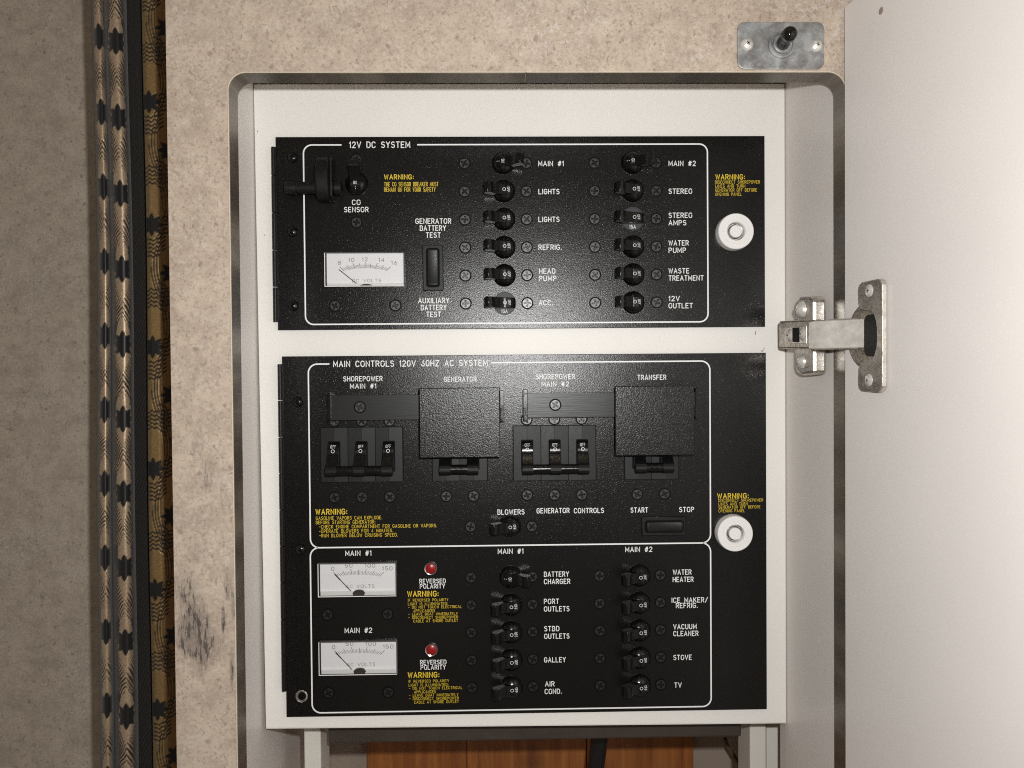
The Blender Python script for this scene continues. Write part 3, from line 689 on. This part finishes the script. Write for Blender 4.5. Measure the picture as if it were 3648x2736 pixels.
for dx, dy in ((0, 0), (6, 666)):
    letter(lo, [(5, 'REVERSED', 1187+dx, 347+dy, 34, 1398+dx, 'L'), (5, 'POLARITY', 1191+dx, 389+dy, 34, 1393+dx, 'L')])
    letter(lo, [(5, 'WARNING:', 1088+dx*.7, 452+dy, 42, 1340+dx, 'L'), (5, 'IF REVERSED POLARITY', 1092+dx, 503+dy, 21, 1421+dx, 'L'), (5, 'LIGHT IS ILLUMINATED:', 1092+dx, 534+dy, 21, 1416+dx, 'L'), (5, '- DO NOT TOUCH ELECTRICAL', 1094+dx, 561+dy, 21, 1530+dx, 'L'),
                (5, 'APPLICANCES', 1137+dx, 590+dy, 21, 1312+dx, 'L'), (5, '- LEAVE BOAT IMMEDIATELY', 1095+dx, 618+dy, 21, 1498+dx, 'L'), (5, '- DISCONNECT SHOREPOWER', 1095+dx, 646+dy, 21, 1501+dx, 'L'), (5, 'CABLE AT SHORE OUTLET', 1137+dx, 674+dy, 21, 1500+dx, 'L')], 'yellow', 'warning_text')
    x, z = rp(5, 1279+dx, 240+dy)
    mb = MB(); mb.lathe(x, z, [(.0046, 0), (.0046, .0012), (.0043, .0017), (.0038, .0015), (.0037, .0008)], 32, cap=False); lp = mb.build('indicator_lamp', M['chrome'], lo)
    mb = MB(); mb.lathe(x, z, [(.00375, .0004), (.0036, .0013), (.0026, .0019), (0, .0022)], 28); mb.build('lens', M['red'], lp)
letter(lo, [(5, 'MAIN #1', 1831, 102, 38, 2036, 'L')]); letter(lo, [(6, 'MAIN #2', 872, 87, 38, 1089, 'L')])
for pair in ((('BATTERY', 205, 290, 405), ('CHARGER', 205, 350, 416)), (('PORT', 205, 513, 323), ('OUTLETS', 205, 575, 409)), (('STBD', 207, 737, 326), ('OUTLETS', 207, 799, 409)), (('GALLEY', 206, 993, 379),),
             (('AIR', 214, 1190, 287), ('COND.', 211, 1252, 346)), (('WATER', 1263, 273, 1411), ('HEATER', 1262, 333, 1428)), (('ICE MAKER/', 1253, 503, 1545), ('REFRIG.', 1288, 547, 1462)),
             (('VACUUM', 1266, 721, 1453), ('CLEANER', 1267, 777, 1468)), (('STOVE', 1267, 973, 1413),), (('TV', 1275, 1200, 1330),)):
    letter(lo, [(6, s, x, y, 38, e, 'L') for s, x, y, e in pair])
z0, z4 = rp(6, 600, 303)[1], rp(6, 600, 1203)[1]
cA, cB = rp(5, 1939, 768, .003)[0], rp(6, 991, 748, .003)[0]
sA0, sA1, sB0, sB1 = rp(5, 1612, 767)[0], rp(6, 110, 757)[0], rp(6, 661, 752)[0], rp(6, 1159, 745)[0]
for i in range(5):
    z = z0+(z4-z0)*i/4
    for x in (sA0, sA1, sB0, sB1): place(SCREW, lo, x, z)
    put_breaker(B_ON if i == 0 else B_OFF, lo, cA, z); put_breaker(B_OFF, lo, cB, z)
x, z = rp(3, 1928, 1441, .003); put_breaker(B_OFF, lo, x, z)
for k, q in ((3, (1605, 1443)), (4, (103, 1440)), (3, (490, 1203)), (3, (715, 1200)), (3, (943, 1198)), (3, (1405, 1193)), (3, (1630, 1190)), (4, (65, 1183)), (4, (290, 1182)), (4, (513, 1180)), (4, (968, 1177)), (4, (1193, 1173)),
             (3, (487, 576)), (3, (713, 575)), (3, (940, 574)), (4, (60, 563)), (4, (287, 560)), (4, (511, 558)), (5, (433, 622)), (5, (925, 617)), (5, (440, 1262)), (5, (930, 1258))):
    place(SCREW, lo, *rp(k, *q))
for k, q in ((3, (188, 420)), (5, (210, 85))): place(ROUND, lo, *rp(k, *q))
mb = MB(); x, z = rp(5, 218, 1292); mb.lathe(x, z, [(.0043, .0001), (.0040, .0004), (.0033, -.0005+.0006), (.0026, .00005)], 28, cap=False); hole = mb.build('screw_hole', M['chrome'], lo)
mb = MB(); mb.lathe(x+.0004, z+.0004, [(.0028, .00006), (.0026, .00012), (0, .00012)], 24); mb.build('hole_bore', M['ring'], hole)
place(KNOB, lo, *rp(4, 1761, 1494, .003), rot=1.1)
a, b = rp(4, 1003, 1517), rp(4, 1362, 1357); rocker(lo, a[0], b[0], a[1], b[1], False)

def pole_bank(k, x0, x1, y0, y1, n, toggles_y, tie):
    X0, Z1 = rp(k, x0, y0); X1, Z0 = rp(k, x1, y1); wd = (X1-X0)/n
    zc = rp(k, x0, toggles_y, .004)[1]
    mb = MB(); mb.box(X0-.0005, X1+.0005, Z0-.0005, Z1+.0005, 0, .0007); mb.build('breaker_bezel', M['ring'], lo, smooth=0)
    cs = []
    for i in range(n):
        a, b = X0+wd*i+.00025, X0+wd*(i+1)-.00025; c = (a+b)/2; cs.append(c)
        mb = MB(); mb.prism_z([(a, .0002), (b, .0002), (b, .0013), (c+.00015, .00170), (c-.00015, .00162), (a, .00135)], Z0, Z1)
        p = mb.build('breaker_pole', M['pole'], lo, smooth=0)
        mb = MB(); mb.prism(rrect(c-.0043, c+.0043, zc-.0135, zc+.0082, .001, 3), .0010, .00185); mb.build('slot', M['ring'], p, smooth=0)
        mb = MB(); mb.prism_x([(zc+.0082*math.sin(R(t)), .0082*math.cos(R(t))-.0016) for t in range(-74, 75, 8)], c-.0039, c+.0039)
        mb.prism_x([(zc+z, h) for z, h in [(-.001, .0070), (-.0050, .0035), (-.0098, .0076), (-.0112, .0095), (-.0098, .0130), (-.0056, .0096)]], c-.0039, c+.0039)
        mb.build('toggle', M['gloss'], p, smooth=35, bevel=.0004)
        mb = MB(); sf = lambda X, Z: drum_h(0, Z-zc)
        add_text(mb, 'OFF', c, zc+.0046, .0019, .0034, .12, 'C', surf=sf); ribbon(mb, A(c, zc+.0016, .0011, .0011, 0, 360, 14), .00014, lambda q: mb.pt(q[0], q[1], .00007+sf(*q)))
        mb.build('lettering', M['print'], p, smooth=0)
    zt = zc-.0114; mb = MB(); mb.cyl_x(zt, .0110, .0033, cs[0]-.0030, cs[-1]+.0030, 20)
    tb = mb.build('tie_bar', M['gloss'], lo, smooth=40, bevel=.0003)
    for c in cs:
        mb = MB(); n2 = 24
        mb.prism_x([(zt+(.0036+.00012*(i % 2))*math.cos(2*math.pi*i/n2), .0108+(.0036+.00012*(i % 2))*math.sin(2*math.pi*i/n2)) for i in range(n2)], c-.0037, c+.0037)
        mb.build('grip', M['satin'], tb, smooth=0)
pole_bank(3, 375, 1052, 632, 1068, 3, 842, None)
pole_bank(4, -50.5, 628, 618, 1055, 3, 828, None)
pole_bank(3, 1290, 1742, 632, 1060, 2, 830, None)
pole_bank(4, 862, 1305, 618, 1047, 2, 815, None)
def lockout(k, rail, lips, cover, sx, sy):
    h0, h1 = .0028, .0052
    a, b = rp(k, rail[0], rail[3], h1), rp(k, rail[1], rail[2], h1)
    mb = MB(); mb.box(a[0], b[0], a[1], b[1], h0, h1); rl = mb.build('slide_rail', M['rail'], lo, smooth=0, bevel=.0002)
    for (x0, x1, y0, y1) in lips:
        p, q = rp(k, x0, y1, .004), rp(k, x1, y0, .004); mb = MB(); mb.box(p[0], q[0], p[1], q[1], 0, .0072); mb.build('end_stop', M['gloss'], rl, smooth=0, bevel=.0004)
    mb = MB(); p, q = rp(k, cover[0], cover[3], .016), rp(k, cover[1], cover[2], .016); mb.box(p[0], q[0], p[1], q[1], .0142, .0160); cv = mb.build('sliding_guard', M['cover'], lo, smooth=0, bevel=.0005)
    zr0, zr1 = a[1]+.002, b[1]-.002; mb = MB(); mb.box(p[0]+.018, q[0]-.018, zr0, zr1, h1+.0001, .0141); mb.build('slide_block', M['satin'], cv, smooth=0)
    x, z = rp(k, sx, sy, h1); place(SCREW, lo, x, z, h1)
lockout(3, (440, 1850, 352, 572), ((437, 460, 345, 605), (1846, 1880, 322, 582)), (1188, 1843, 300, 880), 697, 462)
lockout(4, (36, 1440, 335, 550), ((30, 68, 315, 575), (1436, 1460, 300, 558)), (790, 1437, 285, 862), 295, 443)

# ---------------------------------------------------------------- toggle switch on its plate
sw = thing('toggle_switch', 'black toggle switch on an oxidised metal plate above the recess', 'switch', (.1712, -FH, .1934))
mb = MB(); mb.prism(rrect(-.0262, .0260, -.0139, .0139, .0042), .0001, .0014); mb.build('plate', M['zinc'], sw, smooth=0, bevel=.0005)
for dx, dz in ((-.0204, .0006), (.0212, -.0002)): place(BRIGHT, sw, dx, dz, .0014)
mb = MB(); mb.lathe(0, 0, [(.0080, .0014), (.0078, .0024), (.0066, .0026), (.0062, .0020), (.0056, .0020), (.0055, .0042), (.0050, .0046), (.0040, .0044), (.0036, .0020)], 36, cap=False); mb.build('collar', M['zinc'], sw)
mb = MB(); p0 = Vector((0, -.003, 0)); dr = Vector((-.03, -1.0, .05)).normalized(); ring = []
a = dr.cross(Vector((1, 0, 0))).normalized(); b = dr.cross(a)
prof = [(.0, .0034), (.0015, .0039), (.0035, .0041), (.0055, .0036), (.0075, .0034), (.0095, .0038), (.0120, .0043), (.0140, .0041), (.0155, .0031), (.0163, .0016), (.0166, 0)]
prev = None
for t, r in prof:
    cur = []
    for i in range(24):
        q = p0+dr*t+(a*math.cos(2*math.pi*i/24)+b*math.sin(2*math.pi*i/24))*max(r, .0001); mb.v.append(tuple(q)); cur.append(len(mb.v)-1)
    if prev: mb.ring_faces(prev, cur)
    prev = cur
mb.face(prev); mb.build('lever', M['lever'], sw, smooth=60)

# ---------------------------------------------------------------- door
TH = R(8); door = bpy.data.objects.new('door', None); C.objects.link(door); door.location = (.2085, -.0825, 0); door.parent = cab; door['label'] = 'white door standing open'
door.rotation_euler = (0, 0, R(-82))                            # local +x runs along the door from its hinge side
# local: x along the door, y = away from the room face
mb = MB(); mb.v = []; DX, DZ0, DZ1, DT = .40, -.60, .2158, .017
mb.box(0, DX, DZ0, DZ1, -DT, 0)
slab = mb.build('door_panel', M['doorwhite'], door, smooth=0, bevel=.0008)
mb = MB(); mb.box(-.0004, .0000, DZ0, DZ1-.0004, -DT+.0008, -.0008); mb.build('edge_band', M['trim'], door, smooth=0)
mb = MB(); mb.lathe(.0350, .1973, [(.0020, .00002), (.0017, .00012), (.0008, .00010), (0, .00005)], 16); mb.build('filled_hole', M['filler'], door)

# ---------------------------------------------------------------- concealed hinge
hg = bpy.data.objects.new('hinge', None); C.objects.link(hg); hg.location = (.2085, -.0825, 0); hg.parent = cab; hg['label'] = 'tarnished nickel hinge'
def on_door(mb_obj):
    mb_obj.rotation_euler = (0, 0, R(-82)); return mb_obj
# flange with the cup opening: outline in door coordinates (x along door, z up)
zc = 18.8; mmv = lambda pts: [(a*.001, b*.001) for a, b in pts]
outer = mmv([(40.8, -9.5), (40.8, 46.0), (39.5, 48.6), (37.0, 49.6), (22.0, 49.4), (19.6, 48.0), (18.8, 45.5), (19.2, 38.0), (20.6, 34.2), (23.5, 33.2), (30.5, 32.6), (33.2, 30.5), (35.0, 26.5), (35.8, 22.5), (35.9, 15.0), (35.2, 11.0), (33.4, 7.4), (31.2, 5.6), (24.0, 4.4), (20.6, 3.4), (19.2, 0), (18.8, -8.0), (19.6, -11.0), (22.0, -12.6), (37.0, -13.2), (39.5, -12.2)])
mb = MB(); mb.prism(outer, .0002, .0034); on_door(mb.build('flange', M['nickel'], hg, smooth=0, bevel=.0006))
# cup: a shallow dished half disc, hollow in the middle
mb = MB(); prev = None
for r, h in ((.0195, .0003), (.0190, .0012), (.0172, .0014), (.0160, .0006), (.0150, .00025), (0, .00025)):
    cur = [mb.pt(min(.0385, .0243+max(r, 1e-5)*math.cos(R(t))), .0188+max(r, 1e-5)*math.sin(R(t)), h) for t in range(0, 360, 10)]
    if prev: mb.ring_faces(prev, cur)
    prev = cur
on_door(mb.build('cup', M['arm'], hg, smooth=40))
mb = MB(); mb.prism(rrect(.0205, .0350, .0070, .0306, .004), .0004, .0007); on_door(mb.build('cup_shade', M['recess'], hg, smooth=0))  # flat dark plate painting the deep shade inside the cup
for q in ((.0293, .0438), (.0288, -.0064)):
    o = copy_tree(BRIGHT, hg, None, None); Mx = Matrix.Rotation(R(-82), 4, 'Z')
    o.matrix_basis = Mx @ Matrix.Translation((q[0], -.0034, q[1])) @ Matrix.Diagonal((.95, .5, .95, 1))
# mounting plate and arm on the recess side; world coordinates minus the hinge origin
ox, oy = .2085, -.0825
def world_box(mb, x0, x1, y0, y1, z0, z1): mb.box(x0-ox, x1-ox, z0, z1, -(y1-oy), -(y0-oy))
mb = MB()
# wings: outline in (y, z) swept through the thickness next to the wall
def plate_yz(mb, pts, x0, x1):
    a = []; b = []
    for y, z in pts:
        mb.v.append((x0-ox, y-oy, z)); a.append(len(mb.v)-1); mb.v.append((x1-ox, y-oy, z)); b.append(len(mb.v)-1)
    mb.ring_faces(a, b); mb.face(a); mb.face(b[::-1])
plate_yz(mb, [(-.060, -.0030), (-.060, .0440), (-.056, .0462), (-.038, .0478), (-.032, .0455), (-.030, .0410), (-.030, .0010), (-.033, -.0020), (-.040, -.0040)], .1985, .2080)
mb.build('mounting_plate', M['nickel'], hg, smooth=0, bevel=.0022)
for zz, k in ((.0385, 1), (.0050, .8)):
    o = copy_tree(BRIGHT, hg); o.matrix_basis = Matrix.Translation((.1984-ox, -.045-oy, zz)) @ Matrix.Rotation(R(-90), 4, 'Z') @ Matrix.Diagonal((1.5*k, 2.2*k, 1.5*k, 1))
mb = MB(); plate_yz(mb, [(-.018, .0150), (-.0175, .0322), (-.0195, .0330), (-.0760, .0302), (-.0760, .0122), (-.020, .0142)], .1925, .1985)
mb.build('arm_channel', M['arm'], hg, smooth=0, bevel=.0012)
mb = MB()                                                        # the two slots with their adjusting screws
plate_yz(mb, [(-.0330, .0175), (-.0330, .0280), (-.0655, .0268), (-.0655, .0158)], .1923, .1930); mb.build('slot_frame', M['nickel'], hg, smooth=0, bevel=.0003)
mb = MB(); plate_yz(mb, [(-.044, .0178), (-.044, .0270), (-.054, .0266), (-.054, .0172)], .1919, .1926); mb.build('slot', M['ring'], hg, smooth=0)
for yy in (-.0385, -.0600):
    o = copy_tree(BRIGHT, hg); o.matrix_basis = Matrix.Translation((.1925-ox, yy-oy, .0222)) @ Matrix.Rotation(R(-90), 4, 'Z') @ Matrix.Diagonal((1.2, .9, 1.2, 1))
# link: bent strap from the channel out to the cup, outline in plan (x, y) swept in z
mb = MB(); path = [(.1895, -.0770), (.1895, -.0805), (.1990, -.0900), (.2070, -.0945), (.2105, -.1010), (.2120, -.1130)]
def strap(mb, path, t, z0, z1):
    L = []; Rr = []; P = [Vector(p) for p in path]
    for i, p in enumerate(P):
        d = (P[min(i+1, len(P)-1)]-P[max(i-1, 0)]).normalized(); n = Vector((-d.y, d.x)); L.append(p+n*t/2); Rr.append(p-n*t/2)
    o = L+Rr[::-1]; a = []; b = []
    for p in o:
        mb.v.append((p.x-ox, p.y-oy, z0)); a.append(len(mb.v)-1); mb.v.append((p.x-ox, p.y-oy, z1)); b.append(len(mb.v)-1)
    mb.ring_faces(a, b); mb.face(a); mb.face(b[::-1])
strap(mb, [(.1905, -.0755), (.1920, -.0800), (.2010, -.0900), (.2095, -.0975), (.2130, -.1030), (.2140, -.1090)], .0024, .0122, .0288)
mb.build('link', M['shiny'], hg, smooth=40, bevel=.0006)
mb = MB(); strap(mb, [(.1945, -.0740), (.2010, -.0860), (.2115, -.0950), (.2150, -.1010)], .0030, .0116, .0128); strap(mb, [(.1945, -.0740), (.2010, -.0860), (.2115, -.0950), (.2150, -.1010)], .0030, .0284, .0296)
mb.build('link_side', M['nickel'], hg, smooth=40)
mb = MB(); mb.cyl_z(.2140-ox, .1095+oy, .0016, .0105, .0305, 12); mb.build('hinge_pin', M['shiny'], hg, smooth=40)

# ---------------------------------------------------------------- cable, thin wire and staple below the board
cb = MB(); pts = []
for u, v, y in ((2138, 2560, .10), (2136, 2620, .10), (2130, 2680, .105), (2122, 2740, .11), (2112, 2800, .115)):
    x, z = at(u, v, y); pts.append((x, y, z))
cb.tube(pts, .0072, 14); tag(cb.build('cable', M['cable'], smooth=60), 'thick black cable hanging down in front of the wooden planks', 'cable')
cb = MB(); pts = []
for u, v in ((2582, 2630), (2590, 2655), (2612, 2690), (2640, 2730), (2668, 2770)):
    x, z = at(u, v, .18); pts.append((x, .18, z))
cb.tube(pts, .0019, 8); tag(cb.build('wire', M['wire'], smooth=60), 'thin brown wire slanting down beside the white cleat', 'wire')
cb = MB(); pts = []
for u, v in ((2660, 2708), (2664, 2722), (2668, 2740), (2667, 2770)):
    x, z = at(u, v, .095); pts.append((x, .095, z))
cb.tube(pts, .0012, 8); tag(cb.build('hook', M['chrome'], smooth=60), 'small bright metal hook at the foot of the white cleat', 'hook')

# ---------------------------------------------------------------- curtain: woven brocade, folds as geometry, pattern and fold shade in thread colour and relief
def fold(c, hw, top, d0, d1, n=26):                            # one rounded fold in plan: centre, half width, ridge depth, valley depths
    out = []
    for k in range(n+1):
        t = math.pi*k/n; vd = d0 if t < math.pi/2 else d1
        y = vd-(vd-top)*abs(math.sin(t))**.55; out.append((c-hw*math.cos(t)+(y-top)*c/(top+.543), y))
    return out
tail = [(-.2652, .052), (-.2628, .042), (-.2596, .0355), (-.2560, .0338), (-.2510, .0340), (-.2460, .0350), (-.2410, .0368), (-.2350, .0400), (-.2260, .0450), (-.2150, .0500), (-.2030, .0550)]
pts = np.array(fold(-.2893, .0054, .030, .058, .062)+fold(-.2735, .0092, .024, .060, .064)[1:]+tail)
def spline(P, n):
    d = np.r_[0, np.cumsum(np.linalg.norm(np.diff(P, axis=0), axis=1))]; t = np.linspace(0, d[-1], n)
    return np.stack([np.interp(t, d, P[:, 0]), np.interp(t, d, P[:, 1])], -1)
fine = spline(pts, 2400); sl = np.r_[0, np.cumsum(np.linalg.norm(np.diff(fine, axis=0), axis=1))]
NS, NT = 420, 1180
S = np.linspace(0, sl[-1], NS); PX = np.interp(S, sl, fine[:, 0]); PY = np.interp(S, sl, fine[:, 1])
ZT_, ZB_ = .33, -.34; T = np.linspace(ZB_, ZT_, NT)
s_of = lambda X, lo_, hi_: S[np.argmin(np.abs(PX-X)+1e3*((S < lo_) | (S > hi_)))]
dp = np.r_[0, np.cumsum(np.linalg.norm(np.diff(pts, axis=0), axis=1))]*sl[-1]/np.sum(np.linalg.norm(np.diff(pts, axis=0), axis=1))
r1, r2, sv = dp[13], dp[39], dp[54]; X2S = lambda X: np.interp(X, pts[56:, 0], dp[56:])
r3, r4 = X2S(-.2552), X2S(-.2418)
zpx = lambda v: at(420, v*1.6492, .028)[1]
PB = .0545
SS, TT = np.meshgrid(S, T)
rng0 = np.random.default_rng(5).random(SS.shape)
star = np.zeros_like(SS); lines = np.zeros_like(SS)
def add_star(s0, z0, per, r_in, r_out):
    global star
    tz = (TT-z0+per/2) % per-per/2; ds = SS-s0; rr = np.hypot(ds, tz); th = np.arctan2(ds, tz)
    tri = np.abs(((th*8/(2*np.pi)) % 1)-.5)*2
    star = np.maximum(star, np.clip((r_in+(r_out-r_in)*tri-rr)/.0006+.5, 0, 1))
left = SS < sv
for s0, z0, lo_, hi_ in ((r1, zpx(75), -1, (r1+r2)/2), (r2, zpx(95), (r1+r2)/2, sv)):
    # tight folds: gold shows only along the ridge, pinched by dark threads and by fold shade painted on the flanks
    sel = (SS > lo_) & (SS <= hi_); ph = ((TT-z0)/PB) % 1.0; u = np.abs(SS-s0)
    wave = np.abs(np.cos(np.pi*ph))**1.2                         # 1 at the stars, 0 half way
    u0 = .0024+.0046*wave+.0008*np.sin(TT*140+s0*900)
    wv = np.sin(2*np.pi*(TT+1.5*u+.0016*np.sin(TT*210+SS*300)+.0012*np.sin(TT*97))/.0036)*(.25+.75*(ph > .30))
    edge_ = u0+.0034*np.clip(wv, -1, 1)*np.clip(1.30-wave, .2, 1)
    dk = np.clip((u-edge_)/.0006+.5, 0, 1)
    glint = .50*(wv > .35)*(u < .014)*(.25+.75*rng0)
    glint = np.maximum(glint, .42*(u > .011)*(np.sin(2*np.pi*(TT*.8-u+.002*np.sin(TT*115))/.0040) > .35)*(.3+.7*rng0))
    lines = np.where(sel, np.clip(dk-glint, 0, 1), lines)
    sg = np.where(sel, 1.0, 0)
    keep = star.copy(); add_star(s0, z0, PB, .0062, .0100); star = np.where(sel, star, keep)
P3 = .0900
for s0, z0 in ((r3, zpx(1280)), (r4, zpx(1120)), (r4+.0150, zpx(1290)), (r4+.030, zpx(1120))):
    keep = star.copy(); add_star(s0, z0, P3, .0050, .0088); star = np.where(left, keep, star)
    ds = SS-s0; tz = (TT-z0) % P3
    q = np.where(tz < P3*.62, tz-P3*.40, tz-P3*.80)+np.where(tz < P3*.62, 1, -1)*(70*ds*ds)+.0006*np.sin(ds*1500)                        # little stacks of wavy cross threads between the stars
    wv = np.sin(2*np.pi*q/.0030); m_ = (np.abs(q) < .0074) & (np.abs(ds) < .0100)
    lines = np.where(left, lines, np.maximum(lines, np.clip(wv*2.2, 0, 1)*m_))
    cen = .0072+.0046*np.sin(2*np.pi*tz/P3+.5)                   # long strands weaving up between the columns
    wv2 = np.sin(2*np.pi*(ds-cen)/.0020); m2 = (np.abs(ds-cen) < .0052*np.abs(np.sin(np.pi*tz/P3+.3)))
    lines = np.where(left, lines, np.maximum(lines, .85*np.clip(wv2*2+.2, 0, 1)*m2))
lines = np.where((SS > dp[52]) & (SS < dp[55]), np.maximum(lines, .80+.2*rng0), lines)  # valley beyond the second fold painted dark as its shade
lines *= (1-star)
rng = np.random.default_rng(3)
weave = .5+.5*np.sin(2*np.pi*SS/.00115+np.pi*(np.floor(TT/.0011) % 2))*np.abs(np.sin(np.pi*TT/.0011))
nz = rng.random((NT, NS))
gold = np.stack([np.where(left, .56, .31), np.where(left, .42, .20), np.where(left, .27, .075)], -1); redd = np.stack([np.where(left, .50, .36), np.where(left, .34, .165), np.where(left, .235, .045)], -1)  # paler gold painted on lit folds, darker orange gold on the shaded flat part
band_ = np.where(left, .5+.5*np.sin(SS/.012+TT/.021), np.clip((SS-r3)/(r4-r3), 0, 1)*1.6)[..., None]
base = gold*(1-.45*band_)+redd*.45*band_
base = base*(.50+.45*weave+.45*nz**2)[..., None]
dark = np.array([.012, .011, .0115]); ln = np.array([.020, .016, .011])
col = base*(1-lines[..., None])+ln*lines[..., None]; col = col*(1-star[..., None])+dark*star[..., None]
ridge = (1-star)*(.00022*(weave-.5)-.00045*lines+.0003)
nx, ny = np.gradient(PY, S), -np.gradient(PX, S); nl = np.hypot(nx, ny); nx /= nl; ny /= nl
sway = .0016*np.sin(TT*5+.8)+.0006*np.sin(TT*17)
V = np.stack([PX[None, :]+nx[None, :]*ridge+sway, PY[None, :]+ny[None, :]*ridge+.0015*np.sin(TT*7+SS*20), TT], -1).reshape(-1, 3)
ii = np.arange(NT*NS).reshape(NT, NS); F = np.stack([ii[:-1, :-1], ii[:-1, 1:], ii[1:, 1:], ii[1:, :-1]], -1).reshape(-1, 4)
me = bpy.data.meshes.new('curtain'); me.vertices.add(len(V)); me.vertices.foreach_set('co', V.astype(np.float32).ravel())
me.loops.add(F.size); me.loops.foreach_set('vertex_index', F.astype(np.int32).ravel()); me.polygons.add(len(F))
me.polygons.foreach_set('loop_start', np.arange(0, F.size, 4, dtype=np.int32)); me.polygons.foreach_set('loop_total', np.full(len(F), 4, np.int32))
me.update(calc_edges=True)
ca = me.color_attributes.new('cloth', 'FLOAT_COLOR', 'POINT'); ca.data.foreach_set('color', np.concatenate([col, np.ones_like(SS)[..., None]], -1).astype(np.float32).ravel())
uvl = me.uv_layers.new(name='UVMap'); uvv = np.stack([SS, TT], -1).reshape(-1, 2)[F.ravel()]; uvl.data.foreach_set('uv', uvv.astype(np.float32).ravel())
me.polygons.foreach_set('use_smooth', np.ones(len(F), bool)); me.materials.append(M['brocade'])
tag(link('curtain', me), 'gathered gold brocade curtain with black stars left of the cabinet', 'curtain')

for o in [o for o in bpy.data.objects if o.name not in C.objects or (o.parent is not None and o.parent.name not in C.objects)]:
    bpy.data.objects.remove(o, do_unlink=True)
